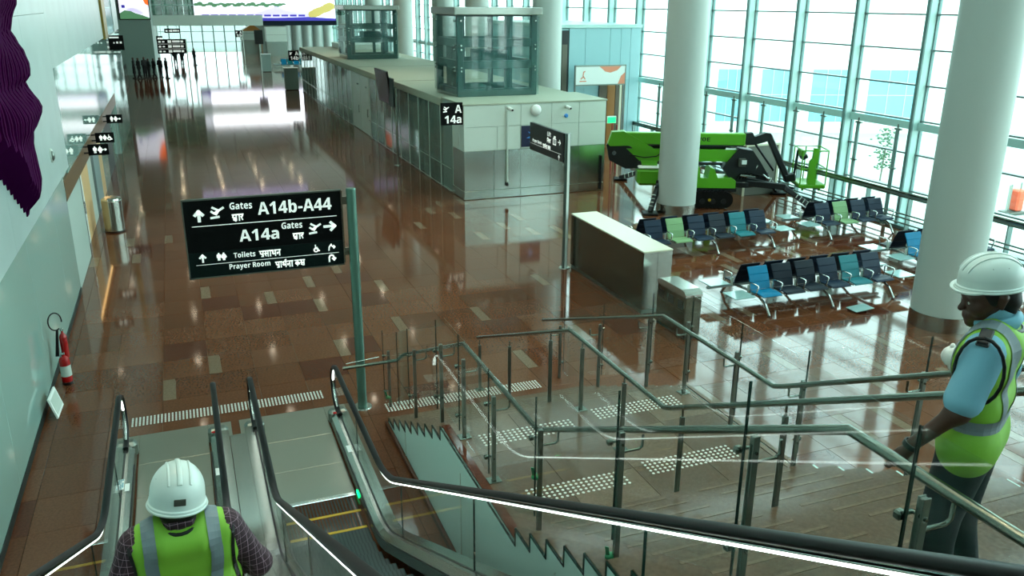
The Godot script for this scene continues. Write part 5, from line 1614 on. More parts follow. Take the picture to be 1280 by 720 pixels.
	put("hose_guard", MB.new().box(Vector3(1.05, 1.06, 0.3), Vector3(0.55, 0.1, 0.06), 0.02, Basis(Vector3(0, 0, 1), -0.15)), M.steel_bright, t)
	put("fitting", MB.new().rod(Vector3(1.5, 1.15, 0.2), Vector3(1.68, 1.0, 0.25), 0.04, 8).rod(Vector3(1.3, 1.25, 0.22), Vector3(1.36, 1.42, 0.24), 0.03, 8).ell(Vector3(1.72, 0.98, 0.25), Vector3(0.07, 0.06, 0.06), 8, 6), M.chrome, t)
	# jib
	put("jib_link", MB.new().prism(v2([0.9, 2.44, 1.12, 2.46, 1.2, 2.32, 1.55, 2.46, 1.72, 2.44, 1.78, 2.24, 1.5, 2.14, 1.2, 2.06, 0.95, 2.05]), 0.24, T.call(-0.12)), M.machine_dark, t)
	put("jib", MB.new().bar(Vector3(1.66, 2.38, 0.0), Vector3(2.42, 0.92, 0.05), 0.2, 0.24, 0.03, Vector3(0, 0, 1)), M.machine_dark, t)
	put("jib_ram", MB.new().rod(Vector3(1.25, 2.1, 0.0), Vector3(1.95, 1.2, 0.0), 0.04, 10), M.machine_dark, t)
	# basket
	var b := put("basket_arm", MB.new().bar(Vector3(2.3, 0.95, 0.05), Vector3(2.66, 1.02, 0.05), 0.26, 0.26, 0.03).bar(Vector3(2.62, 1.0, 0.05), Vector3(2.68, 1.9, 0.05), 0.07, 0.07), M.machine_dark, t)
	put("basket_floor", MB.new().box(Vector3(3.12, 0.78, 0.0), Vector3(0.86, 0.14, 1.1), 0.03), M.lime, t)
	put("basket_post", MB.new().prism(v2([2.98, 0.75, 3.22, 0.75, 3.2, 1.05, 3.16, 1.4, 3.22, 1.75, 3.2, 2.02, 3.06, 2.04, 3.04, 1.7, 2.96, 1.6, 2.94, 1.0]), 0.12, T.call(0.42)), M.lime, t)
	var fr := MB.new()
	for y in [1.35, 1.95]:
		fr.tube(pv3([Vector3(2.72, y, 0.5), Vector3(3.5, y, 0.52), Vector3(3.56, y, 0.45), Vector3(3.56, y, -0.5), Vector3(2.72, y, -0.5), Vector3(2.72, y, 0.5)]), 0.022, 8)
	for p in [[2.72, 0.5], [3.54, 0.5], [3.54, -0.5], [2.72, -0.5], [3.1, -0.5]]:
		fr.rod(Vector3(p[0], 0.82, p[1]), Vector3(p[0], 1.95, p[1]), 0.022)
	put("basket_rail", fr, M.lime, t)
	put("basket_panel", MB.new().box(Vector3(2.74, 1.86, 0.2), Vector3(0.12, 0.2, 0.5), 0.02), M.lime, t)
	put("control_panel", MB.new().box(Vector3(2.86, 1.7, 0.1), Vector3(0.2, 0.14, 0.36), 0.02, Basis(Vector3(0, 0, 1), 0.5)), M.machine_dark, t)
	put("basket_foot", MB.new().rod(Vector3(2.85, 0.62, 0.4), Vector3(2.85, 0.72, 0.4), 0.04).rod(Vector3(3.4, 0.62, 0.4), Vector3(3.4, 0.72, 0.4), 0.04), M.lime, t)
	# four outriggers with striped legs and pads
	for o in [[Vector3(-1.2, 0.85, 0.45), Vector3(-2.05, 0.95, 1.2), Vector3(-2.28, 0.08, 1.52)], [Vector3(-1.2, 0.85, -0.45), Vector3(-1.9, 0.95, -1.6), Vector3(-2.75, 0.08, -4.1)], [Vector3(1.0, 0.85, 0.4), Vector3(2.2, 0.80, 0.75), Vector3(3.20, 0.06, 0.42)], [Vector3(0.9, 0.85, -0.4), Vector3(1.9, 0.95, -1.2), Vector3(2.7, 0.08, -1.9)]]:
		var g := put("outrigger", MB.new().bar(o[0], o[1], 0.17, 0.2, 0.02).bar(o[1] + (o[0] - o[1]).normalized() * 0.08, o[2], 0.14, 0.16, 0.02), M.machine_dark, t)
		var dir: Vector3 = (o[2] - o[1])
		var st := MB.new()
		for k in 4:
			var p: Vector3 = o[1] + dir * (0.40 + 0.13 * k)
			st.bar(p, p + dir * 0.022, 0.145, 0.165, 0.0)
		put("warning_stripe", st, M.off_white, g)
		put("ram", MB.new().rod(o[0] + Vector3(0, 0.16, 0), o[1] + dir * 0.3 + Vector3(0, 0.16, 0), 0.04, 8), M.machine_dark, g)
		put("pad", MB.new().box(o[2] + Vector3(0, -0.03, 0), Vector3(0.5, 0.06, 0.5), 0.015), M.rubber, g)
	put("hose_loop", MB.new().tube(pv3([Vector3(-2.9, 1.7, 0.17), Vector3(-2.4, 1.62, 0.2), Vector3(-2.0, 1.66, 0.19), Vector3(-1.8, 1.8, 0.17)]), 0.02, 6), M.rubber, t)

# ---------------------------------------------------------------- right-hand side
func right_side_details() -> void:
	# glazing posts with spider fittings
	var first: Node3D = null
	var zs := [-11.2, -13.0, -14.75, -16.5, -18.25, -19.95, -21.6, -23.25, -24.65, -26.48, -28.35, -30.25, -32.1, -34.0]
	for i in zs.size():
		var lab: String = "%s slim grey window-wall post counted from the big white column's side" % ["first", "second", "third", "fourth", "fifth", "sixth", "seventh", "eighth", "ninth", "tenth", "eleventh", "twelfth", "thirteenth", "last"][i]
		if first == null:
			first = thing("facade_post", Vector3(20.12, 0, zs[i]), lab, "post", "posts along the window wall")
			put("post", MB.new().lathe(v2([0.0, 0.0, 0.06, 0.0, 0.06, 2.9, 0.0, 2.95]), 12), M.post_pale, first)
			put("top_fitting", MB.new().box(Vector3(0.02, 2.93, 0), Vector3(0.12, 0.06, 0.26), 0.02).rod(Vector3(0, 2.9, 0), Vector3(0, 3.08, 0), 0.025), M.steel_dark, first)
			put("collar", MB.new().box(Vector3(0.0, 1.75, 0), Vector3(0.12, 0.05, 0.24), 0.02), M.steel_dark, first)
			put("foot_plate", MB.new().lathe(v2([0.0, 0.03, 0.11, 0.03, 0.12, 0.0]), 14), M.steel, first)
		else:
			copy(first, Vector3(20.12, 0, zs[i]), lab)
	var g := thing("guard_rail", Vector3.ZERO, "long double-tube guard rail with low bars along the window wall", "railing")
	put("handrail", MB.new().rod(Vector3(19.98, 1.14, -40.0), Vector3(19.98, 1.14, 4.0), 0.035, 10).rod(Vector3(19.98, 1.02, -40.0), Vector3(19.98, 1.02, 4.0), 0.028, 10), M.rail_steel, g)
	put("top_plate", MB.new().bx(19.97, 20.02, 1.03, 1.13, -40.0, 4.0), M.beam_grey, g)
	for y in [0.50, 0.385, 0.225]:
		put("low_bar", MB.new().rod(Vector3(19.98, y, -40.0), Vector3(19.98, y, 4.0), 0.024, 8), M.steel_dark, g)
	for k in 26:
		put("bracket", MB.new().bx(19.96, 20.12, 0.0, 1.02, -39.4 + 1.7 * k, -39.36 + 1.7 * k), M.post_pale, g)
	# blue panelled box against the windows, with doors
	var b := thing("panelled_lobby", Vector3.ZERO, "pale blue panelled lobby box against the window wall", "lobby")
	var xs := [16.55, 17.35, 18.6, 19.15, 19.65, 20.15]
	put("core", MB.new().bx(16.2, 20.15, 0.0, 5.38, -46.0, -36.05), M.blue_wall, b)
	for i in xs.size() - 1:
		put("wall_panel", MB.new().bx(xs[i] + 0.006, xs[i + 1] - 0.006, 3.16, 5.4, -36.05, -36.0, 0.004), M.blue_wall, b)
		if i != 2:
			put("wall_panel", MB.new().bx(xs[i] + 0.006, xs[i + 1] - 0.006, 0.0, 3.15, -36.05, -36.0, 0.004), M.blue_wall, b)
	put("dark_slot", MB.new().bx(16.15, 16.53, 0.0, 5.3, -36.06, -35.99), M.machine_dark, b)
	put("slot_panel", MB.new().bx(16.2, 16.45, 0.0, 4.7, -35.99, -35.97), M.brown_grey, b)
	for i in 3:
		put("door_leaf", MB.new().bx(18.1 + 0.42 * i, 18.5 + 0.42 * i, 0.0, 3.1, -36.04, -35.93, 0.005), M.door_bronze if i != 1 else M.wood, b)
	put("cornice", MB.new().bx(16.1, 20.2, 5.4, 5.55, -46.0, -35.95, 0.01), M.mullion, b)
	var ad := thing("advert_board", Vector3(18.05, 0, -37.6 + 2.4), "white advertising board with orange shapes on a dark frame stand behind the gate house", "advert board")
	put("board", MB.new().bx(-1.5, 0.95, 3.0, 3.78, -0.06, 0.0, 0.01), M.white, ad)
	put("frame", MB.new().bx(-1.55, 1.0, 3.78, 3.84, -0.07, 0.01).bx(0.95, 1.0, 0.0, 3.84, -0.07, 0.01).bx(-1.55, 1.0, 2.95, 3.0, -0.07, 0.01).bx(-1.55, -1.5, 0.0, 3.84, -0.07, 0.01), M.steel_dark, ad)
	put("upright", MB.new().bx(0.72, 0.82, 0.0, 3.0, -0.05, 0.0), M.cream_top, ad)
	put("print_shape", MB.new().prism(v2([-0.35, 3.78, 0.75, 3.78, 0.55, 3.6, 0.2, 3.5, -0.05, 3.55]), 0.004).prism(v2([0.6, 3.0, 0.95, 3.0, 0.95, 3.5, 0.75, 3.35]), 0.004), M.salmon, ad)
	strokes(ad, [[[0.2, 0.1], [0.8, 0.1]], [[0.3, 0.3], [0.55, 0.5], [0.7, 0.3]], [[0.5, 0.55], [0.55, 0.9], [0.68, 0.95]]], Vector3(-1.4, 3.1, 0.0), 0.5, 0.05, M.salmon, "emblem")
	var ex := thing("exit_sign", Vector3(15.7, 2.03, -30.0), "small lit green exit sign just right of the gate house", "exit sign")
	put("case", MB.new().bx(-0.2, 0.2, -0.02, 0.26, -0.05, 0.0, 0.008), M.white, ex)
	put("panel", MB.new().bx(-0.17, 0.17, 0.0, 0.22, 0.0, 0.02), M.exit_green, ex)
	put("stem", MB.new().rod(Vector3(0.05, -2.03, -0.03), Vector3(0.05, 0.0, -0.03), 0.03).rod(Vector3(0.35, -2.03, -0.2), Vector3(0.35, -0.1, -0.2), 0.03), M.red_pipe, ex)
	var bx_ := thing("site_crate", Vector3(19.2, 0, -25.2), "grey plywood crate standing behind the boom lift's jib", "crate")
	put("side", MB.new().bx(-0.9, 0.5, 0.0, 1.75, -0.5, 0.4, 0.01), M.grey_brown, bx_)
	put("lid", MB.new().bx(-0.93, 0.53, 1.75, 1.83, -0.53, 0.43, 0.01), M.cream_top, bx_)
	put("edge_batten", MB.new().bx(0.44, 0.53, 0.0, 1.75, 0.4, 0.43).bx(-0.93, -0.84, 0.0, 1.75, 0.4, 0.43), M.cream_top, bx_)

# ---------------------------------------------------------------- outside the glass
func outside() -> void:
	struct("ground_apron", MB.new().bx(WALL_R + 0.9, 260.0, -5.0, -4.2, -260.0, 120.0), M.concrete)
	struct("ground_far", MB.new().bx(-120.0, WALL_R, -0.6, -0.1, -300.0, HALL_FAR - 2.2), M.concrete)
	struct("wall_base", MB.new().bx(WALL_R + 0.3, WALL_R + 0.8, -5.0, -0.05, HALL_FAR, HALL_NEAR), M.concrete)
	var b := thing("terminal_building", Vector3(26.98, -4.2, -69.98), "white building outside with four pale blue glazed openings", "building", "", deg_to_rad(-21.086))
	put("wall", MB.new().bx(5.0, 70.0, 0.0, 16.0, -6.0, 0.0), M.white, b)
	for k in [[17.6, 2.25], [21.35, 2.65], [25.7, 3.4], [30.6, 4.7]]:
		var w := put("window", MB.new().bx(k[0], k[0] + k[1], 0.95, 5.35, 0.0, 0.05), M.glaze_blue, b)
		put("mullion", MB.new().bx(k[0] + k[1] * 0.35, k[0] + k[1] * 0.35 + 0.05, 0.95, 5.35, 0.05, 0.1).bx(k[0] + k[1] * 0.68, k[0] + k[1] * 0.68 + 0.05, 0.95, 5.35, 0.05, 0.1).bx(k[0], k[0] + k[1], 3.2, 3.26, 0.05, 0.09), M.mullion, w)
	var ba := thing("site_barrier", Vector3(41.5, -4.2, -32.2), "orange barrier block outside the window beyond the white column", "barrier")
	put("block", MB.new().box(Vector3(0, 0.75, 0), Vector3(0.5, 1.15, 0.55), 0.08), M.orange, ba)
	put("post", MB.new().rod(Vector3(-0.65, 0, 0), Vector3(-0.65, 1.6, 0), 0.05).rod(Vector3(-0.4, 0, -0.1), Vector3(-0.4, 1.6, -0.1), 0.05).rod(Vector3(0.15, 1.2, 0), Vector3(0.15, 1.7, 0), 0.05), M.steel, ba)
	put("base", MB.new().bx(-0.8, 0.4, 0.0, 0.16, -0.4, 0.4, 0.03), M.grille, ba)
	var sh := thing("young_tree", Vector3(41.2, -4.2, -41.7), "small pale young tree outside the window wall", "tree")
	put("stem", MB.new().rod(Vector3(0, 0, 0), Vector3(0.08, 2.2, 0), 0.05, 6), M.brown_grey, sh)
	var lv := MB.new()
	var r := RandomNumberGenerator.new()
	r.seed = 5
	for k in 170:
		var p := Vector3(r.randfn(0, 0.3), r.randf_range(0.8, 3.3), r.randfn(0, 0.3))
		lv.ell(p, Vector3(0.11, 0.04, 0.08), 5, 3, Basis(Vector3.UP, r.randf() * TAU) * Basis(Vector3.RIGHT, r.randf()))
	stuff(put("foliage", lv, M.leaf, sh))

func small_things() -> void:
	# scraps on the floor under the benches
	var k := 0
	for c in [[12.4, -17.4, "largest white scrap of paper on the floor behind the front bench"], [13.5, -17.0, "small white scrap of paper on the floor behind the front bench"]]:
		var p := thing("paper_scrap", Vector3(c[0], 0.004, c[1]), c[2], "litter", "scraps on the floor")
		put("sheet", MB.new().prism(v2([-0.06, -0.04, 0.07, -0.05, 0.05, 0.05, -0.03, 0.06]), 0.012, Transform3D(Basis(Vector3.RIGHT, -PI / 2 + 0.12), Vector3.ZERO)), M.white, p)
	var pb := thing("plastic_bag", Vector3(5.90, 3.66, -4.9), "crumpled white plastic bag on the far stair railing beside the standing worker", "bag")
	put("bag", MB.new().ell(Vector3(0, 0, 0), Vector3(0.06, 0.09, 0.08), 10, 7, Basis(Vector3.UP, 0.4)).ell(Vector3(0.02, -0.07, 0.03), Vector3(0.05, 0.06, 0.06), 9, 6, Basis(Vector3.RIGHT, 0.5)), M.white, pb)
	put("knot", MB.new().ell(Vector3(0, 0.09, 0), Vector3(0.025, 0.03, 0.02), 8, 5), M.white, pb)
	# black equipment tray on the floor by the front bench
	var tr := thing("floor_tray", Vector3(13.7, 0, -13.9), "pale flat tray lying on the floor under the front bench", "tray")
	put("tray", MB.new().box(Vector3(0, 0.06, 0), Vector3(0.5, 0.02, 0.34), 0.005, Basis(Vector3(0, 0, 1), 0.06)), M.table_grey, tr)
	put("stand", MB.new().bx(-0.1, 0.1, 0.0, 0.05, -0.1, 0.1), M.black, tr)

# ---------------------------------------------------------------- people: smooth-joined tapered limbs, meshed as surface nets
# a bone is [a, b, radius at a, radius at b, scale of space (flattens the limb)]
func bone(a: Vector3, b: Vector3, ra: float, rb: float, s := Vector3.ONE) -> Array:
	return [a, b, ra, rb, s]

func field(bones: Array, k: float, p: Vector3) -> float:
	var d := 9.0
	for b in bones:
		var s: Vector3 = b[4]
		var pa: Vector3 = (p - b[0]) * s
		var ba: Vector3 = (b[1] - b[0]) * s
		var t := clampf(pa.dot(ba) / maxf(ba.length_squared(), 1e-9), 0.0, 1.0)
		var e: float = (pa - ba * t).length() - lerpf(b[2], b[3], t)
		var h := maxf(k - absf(d - e), 0.0) / k
		d = minf(d, e) - h * h * k * 0.25
	return d

func flesh(mb: MB, bones: Array, cell: float, k: float) -> void:
	var lo := Vector3(99, 99, 99)
	var hi := -lo
	for b in bones:
		var r := maxf(b[2], b[3]) / minf(b[4].x, minf(b[4].y, b[4].z)) + k * 0.5 + cell * 2.0
		lo = lo.min(b[0] - Vector3.ONE * r).min(b[1] - Vector3.ONE * r)
		hi = hi.max(b[0] + Vector3.ONE * r).max(b[1] + Vector3.ONE * r)
	var n := Vector3i(((hi - lo) / cell).ceil()) + Vector3i.ONE
	var g := PackedFloat32Array()
	g.resize(n.x * n.y * n.z)
	g.fill(9.0)
	var sy := n.x
	var sz := n.x * n.y
	for b in bones:
		var s: Vector3 = b[4]
		var a: Vector3 = b[0]
		var ba: Vector3 = (b[1] - a) * s
		var bb := maxf(ba.length_squared(), 1e-9)
		var ra: float = b[2]
		var rb: float = b[3]
		var reach := Vector3.ONE * (maxf(ra, rb) + k + cell * 2.0) / s
		var i0 := Vector3i(((a.min(b[1]) - reach - lo) / cell).floor()).clamp(Vector3i.ZERO, n - Vector3i.ONE)
		var i1 := Vector3i(((a.max(b[1]) + reach - lo) / cell).ceil()).clamp(Vector3i.ZERO, n - Vector3i.ONE)
		for z in range(i0.z, i1.z + 1):
			for y in range(i0.y, i1.y + 1):
				var at := z * sz + y * sy
				for x in range(i0.x, i1.x + 1):
					var pa := (lo + Vector3(x, y, z) * cell - a) * s
					var t := clampf(pa.dot(ba) / bb, 0.0, 1.0)
					var e := (pa - ba * t).length() - lerpf(ra, rb, t)
					var d := g[at + x]
					var h := maxf(k - absf(d - e), 0.0) / k
					g[at + x] = minf(d, e) - h * h * k * 0.25
	var id := PackedInt32Array()
	id.resize(g.size())
	id.fill(-1)
	var corner := [0, 1, sy, sy + 1, sz, sz + 1, sz + sy, sz + sy + 1]
	var edges := [[0, 1], [2, 3], [4, 5], [6, 7], [0, 2], [1, 3], [4, 6], [5, 7], [0, 4], [1, 5], [2, 6], [3, 7]]
	for z in n.z - 1:
		for y in n.y - 1:
			var row := z * sz + y * sy
			for x in n.x - 1:
				var q := row + x
				var d0 := g[q]
				if absf(d0) > cell * 2.5:
					continue
				var ins := 0
				for c in corner:
					if g[q + c] < 0.0:
						ins += 1
				if ins == 0 or ins == 8:
					continue
				var p := Vector3.ZERO
				var m := 0
				for e in edges:
					var da := g[q + corner[e[0]]]
					var db := g[q + corner[e[1]]]
					if (da < 0.0) != (db < 0.0):
						var t := da / (da - db)
						var va := Vector3(e[0] & 1, (e[0] >> 1) & 1, e[0] >> 2)
						var vb := Vector3(e[1] & 1, (e[1] >> 1) & 1, e[1] >> 2)
						p += va.lerp(vb, t)
						m += 1
				p /= m
				id[q] = mb.v.size()
				mb.v.append(lo + (Vector3(x, y, z) + p) * cell)
				var gr := Vector3(g[q + 1] - d0 + g[q + sz + sy + 1] - g[q + sz + sy], g[q + sy] - d0 + g[q + sz + sy + 1] - g[q + sz + 1], g[q + sz] - d0 + g[q + sz + sy + 1] - g[q + sy + 1])
				mb.n.append(gr.normalized())
	for z in range(1, n.z - 1):
		for y in range(1, n.y - 1):
			for x in range(1, n.x - 1):
				var q := z * sz + y * sy + x
				var ina := g[q] < 0.0
				for ax in 3:
					var st: int = [1, sy, sz][ax]
					if (g[q + st] < 0.0) == ina:
						continue
					var u: int = [sy, sz, 1][ax]
					var w: int = [sz, 1, sy][ax]
					var a := id[q]
					var b := id[q - u]
					var c := id[q - u - w]
					var d := id[q - w]
					if a < 0 or b < 0 or c < 0 or d < 0:
						continue
					if ina:
						mb.ix.append_array(PackedInt32Array([a, c, b, a, d, c]))
					else:
						mb.ix.append_array(PackedInt32Array([a, b, c, a, c, d]))

# a ribbon laid on a garment: rows of [point outside, direction inwards, half-width vector]
func drape(bones: Array, k: float, rows: Array, off := 0.004) -> MB:
	var mb := MB.new()
	var prev := []
	for r in rows:
		var cur := []
		var met := true
		for j in 5:
			var p: Vector3 = r[0] + r[2] * (j / 2.0 - 1.0)
			var d := 1.0
			for i in 60:
				d = field(bones, k, p)
				if d < 0.0008:
					break
				p += r[1] * d * 0.8
			met = met and d < 0.003
			cur.append(p - r[1] * off)
		if not met:
			prev = []
			continue
		if prev.size():
			for j in 4:
				mb.quad(prev[j], prev[j + 1], cur[j + 1], cur[j], -r[1])
				mb.quad(prev[j] + r[1] * off * 1.5, prev[j + 1] + r[1] * off * 1.5, cur[j + 1] + r[1] * off * 1.5, cur[j] + r[1] * off * 1.5, r[1])
		prev = cur
	return mb

func moved(bones: Array, t: Transform3D) -> Array:
	var out := []
	for b in bones:
		out.append([t * b[0], t * b[1], b[2], b[3], b[4]])
	return out

func grown(bones: Array, by: float) -> Array:
	var out := []
	for b in bones:
		out.append([b[0], b[1], b[2] + by, b[3] + by, b[4]])
	return out

func head_bones() -> Array:
	var h := [bone(Vector3(0, 0.045, 0.02), Vector3(0, 0.03, -0.022), 0.088, 0.082), bone(Vector3(0, -0.03, -0.03), Vector3(0, -0.075, -0.055), 0.064, 0.042), bone(Vector3(0, -0.10, -0.08), Vector3(0, -0.10, -0.078), 0.022, 0.022), bone(Vector3(0, 0.005, -0.098), Vector3(0, -0.03, -0.118), 0.010, 0.014), bone(Vector3(-0.035, 0.022, -0.085), Vector3(0.035, 0.022, -0.085), 0.018, 0.018), bone(Vector3(-0.016, -0.060, -0.094), Vector3(0.016, -0.060, -0.094), 0.010, 0.010), bone(Vector3(-0.014, -0.074, -0.093), Vector3(0.014, -0.074, -0.093), 0.010, 0.010), bone(Vector3(0, -0.06, 0.02), Vector3(0, -0.17, 0.03), 0.054, 0.060)]
	for s in [-1.0, 1.0]:
		h.append(bone(Vector3(s * 0.036, -0.024, -0.068), Vector3(s * 0.034, -0.03, -0.066), 0.034, 0.034))
		h.append(bone(Vector3(s * 0.080, -0.020, 0.012), Vector3(s * 0.086, 0.022, 0.020), 0.010, 0.015))
	return h

# fingers point along d, the palm faces n, the thumb is on the side of t
func hand_bones(w: Vector3, d: Vector3, n: Vector3, t: Vector3, curl: float) -> Array:
	var h := [bone(w, w + d * 0.075, 0.024, 0.026), bone(w + d * 0.04 + t * 0.022, w + d * 0.085 + t * 0.028, 0.018, 0.015), bone(w + d * 0.04 - t * 0.02, w + d * 0.08 - t * 0.028, 0.018, 0.014)]
	for i in 4:
		var o := w + d * (0.088 - 0.006 * absf(i - 1.3)) + t * (0.030 - 0.020 * i)
		var ln: float = [0.040, 0.045, 0.042, 0.032][i]
		var a := curl * 0.6
		var p := o
		for s in 3:
			var dir := (d * cos(a) + n * sin(a)).normalized()
			var q: Vector3 = p + dir * ln * [1.0, 0.72, 0.6][s]
			h.append(bone(p, q, 0.0095 - 0.0006 * s, 0.009 - 0.0008 * s))
			p = q
			a += curl
	var tp := w + d * 0.03 + t * 0.03
	var t1 := tp + (d * 0.6 + t * 0.8).normalized() * 0.038
	h.append(bone(w + d * 0.015 + t * 0.01, tp, 0.016, 0.013))
	h.append(bone(tp, t1, 0.0125, 0.0105))
	h.append(bone(t1, t1 + (d * 0.8 + t * 0.2 + n * 0.6 * curl).normalized() * 0.03, 0.0105, 0.0085))
	return h

func torso_bones() -> Array:
	var f := Vector3(1, 1, 1.35)
	return [bone(Vector3(-0.10, 1.33, 0.0), Vector3(0.10, 1.33, 0.0), 0.125, 0.125, f), bone(Vector3(-0.075, 1.15, 0.0), Vector3(0.075, 1.15, 0.0), 0.125, 0.125, f), bone(Vector3(-0.07, 0.97, 0.0), Vector3(0.07, 0.97, 0.0), 0.130, 0.130, f), bone(Vector3(-0.16, 1.41, 0.01), Vector3(0.16, 1.41, 0.01), 0.062, 0.062), bone(Vector3(0, 1.40, 0.015), Vector3(0, 1.50, 0.01), 0.075, 0.058)]

func leg_bones(knee_l: Vector3, foot_l: Vector3, knee_r: Vector3, foot_r: Vector3) -> Array:
	return [bone(Vector3(-0.095, 0.93, 0), knee_l, 0.095, 0.064), bone(knee_l, foot_l, 0.062, 0.042), bone(Vector3(0.095, 0.93, 0), knee_r, 0.095, 0.064), bone(knee_r, foot_r, 0.062, 0.042)]

func arm_bones(sh: Vector3, el: Vector3, wr: Vector3) -> Array:
	return [bone(sh, el, 0.056, 0.043), bone(el, wr, 0.042, 0.029)]

func shoe(mb: MB, at: Vector3, turn := 0.0) -> void:
	var b := Basis(Vector3.UP, turn)
	flesh(mb, [bone(at + b * Vector3(0, 0.045, 0.05), at + b * Vector3(0, 0.04, -0.11), 0.047, 0.042, Vector3(1.0, 1.1, 1.0)), bone(at + b * Vector3(0, 0.07, 0.03), at + b * Vector3(0, 0.12, 0.03), 0.046, 0.050), bone(at + b * Vector3(0, 0.035, -0.11), at + b * Vector3(0, 0.032, -0.17), 0.040, 0.030)], 0.012, 0.02)
	mb.box(at + b * Vector3(0, 0.010, -0.04), Vector3(0.09, 0.02, 0.29), 0.008, b)

func helmet(parent: Node3D, t: Transform3D) -> void:
	var h := Node3D.new()
	h.name = "helmet"
	h.transform = t
	parent.add_child(h, true)
	var prof := PackedVector2Array()
	prof.append(Vector2(0.128, -0.012))
	prof.append(Vector2(0.1265, 0.0))
	prof.append(Vector2(0.121, 0.004))
	prof.append(Vector2(0.119, 0.035))
	for k in 13:
		var a := PI / 2 * k / 12.0
		prof.append(Vector2(0.118 * cos(a), 0.036 + 0.098 * sin(a)))
	var shell := MB.new()
	# smooth dome
	shell.lathe(PackedVector2Array([prof[0], prof[1], prof[2], prof[3]]), 40, Vector3.ZERO, Basis.IDENTITY, 1.0, 1.2)
	shell.ell(Vector3(0, 0.034, 0), Vector3(0.1185, 0.112, 0.1422), 40, 14, Basis.IDENTITY, 0.0)
	put("shell", shell, M.helmet, h)
	var peak := PackedVector2Array()
	for k in 17:
		var a := PI * k / 16.0
		peak.append(Vector2(0.118 * cos(a), 0.08 + 0.092 * sin(a)))
	put("peak", MB.new().prism(peak, 0.008, Transform3D(Basis(Vector3.RIGHT, -PI / 2 - 0.10), Vector3(0, -0.006, 0.0))), M.helmet, h)
	var rim := PackedVector3Array()
	for k in 41:
		var a := TAU * k / 40.0
		rim.append(Vector3(0.128 * cos(a), -0.012, 0.153 * sin(a)))
	put("rim", MB.new().tube(rim, 0.005, 6), M.helmet, h)
	for x in [-0.045, 0.0, 0.045]:
		var ridge := PackedVector3Array()
		for k in 15:
			var a := lerpf(0.35, PI - 0.55, k / 14.0)
			var w := sqrt(maxf(0.0, 1.0 - pow(x / 0.1185, 2)))
			ridge.append(Vector3(x, 0.035 + 0.1115 * w * sin(a), -0.1420 * w * cos(a)))
		put("ridge", MB.new().tube(ridge, 0.006 if x != 0.0 else 0.012, 8, 0.004 if x != 0.0 else 0.005, Vector3.RIGHT), M.helmet, h)
	put("vent", MB.new().box(Vector3(-0.088, 0.095, -0.03), Vector3(0.012, 0.008, 0.014), 0.002).box(Vector3(-0.088, 0.097, 0.0), Vector3(0.012, 0.008, 0.014), 0.002).box(Vector3(-0.088, 0.095, 0.03), Vector3(0.012, 0.008, 0.014), 0.002).box(Vector3(0.088, 0.095, 0.0), Vector3(0.012, 0.008, 0.014), 0.002), M.machine_dark, h)
	put("label", MB.new().box(Vector3(0.0, 0.036, 0.1425), Vector3(0.05, 0.024, 0.006), 0.002, Basis(Vector3.RIGHT, -0.12)), M.grille, h)

func people() -> void:
	mat("skin", Color(0.28, 0.17, 0.12), 0.45)
	mat("helmet", Color(0.80, 0.84, 0.82), 0.3)
	mat("vest", Color(0.50, 0.71, 0.20), 0.6)
	mat("tape_grey", Color(0.45, 0.50, 0.52), 0.45)
	mat("shirt_blue", Color(0.46, 0.67, 0.75), 0.75)
	mat("trousers", Color(0.02, 0.06, 0.10), 0.75)
	mat("hair", Color(0.012, 0.012, 0.015), 0.5)
	mat("dark_cloth", Color(0.02, 0.022, 0.025), 0.7)
	mat("eye_white", Color(0.8, 0.78, 0.74), 0.3)
	var pl := mat("plaid", Color(1, 1, 1), 0.8)
	var im := Image.create(64, 64, false, Image.FORMAT_RGB8)
	im.fill(Color(0.14, 0.06, 0.095))
	for k in 4:
		im.fill_rect(Rect2i(16 * k, 0, 7, 64), Color(0.19, 0.085, 0.13))
		im.fill_rect(Rect2i(0, 16 * k, 64, 7), Color(0.19, 0.085, 0.13))
	for k in 4:
		im.fill_rect(Rect2i(16 * k + 10, 0, 1, 64), Color(0.70, 0.58, 0.64))
		im.fill_rect(Rect2i(0, 16 * k + 10, 64, 1), Color(0.70, 0.58, 0.64))
	tri_map(pl, ImageTexture.create_from_image(im), 8.0, false)
	worker_down()
	worker_right()
	far_people()

func finish_person(t: Node3D, head: Transform3D, body: MB, hair_low: float, size: Vector3, lift: float) -> void:
	put("body", body, M.skin, t)
	var hair := MB.new()
	var hb := moved([bone(Vector3(0, 0.05, 0.028), Vector3(0, 0.035, -0.012), 0.092, 0.086), bone(Vector3(-0.03, -0.01, 0.062), Vector3(0.03, -0.01, 0.062), 0.05, 0.05), bone(Vector3(-0.03, hair_low, 0.058), Vector3(0.03, hair_low, 0.058), 0.032, 0.032)], head)
	flesh(hair, hb, 0.006, 0.02)
	put("hair", hair, M.hair, t)
	for s in [-1.0, 1.0]:
		put("eye", MB.new().ell(head * Vector3(s * 0.031, -0.001, -0.094), Vector3(0.013, 0.009, 0.010), 10, 6), M.eye_white, t)
		put("pupil", MB.new().ell(head * Vector3(s * 0.031, -0.001, -0.1005), Vector3(0.006, 0.006, 0.005), 8, 5), M.black, t)
	helmet(t, head * Transform3D(Basis(Vector3.RIGHT, 0.06).scaled(size), Vector3(0, lift, 0.0)))

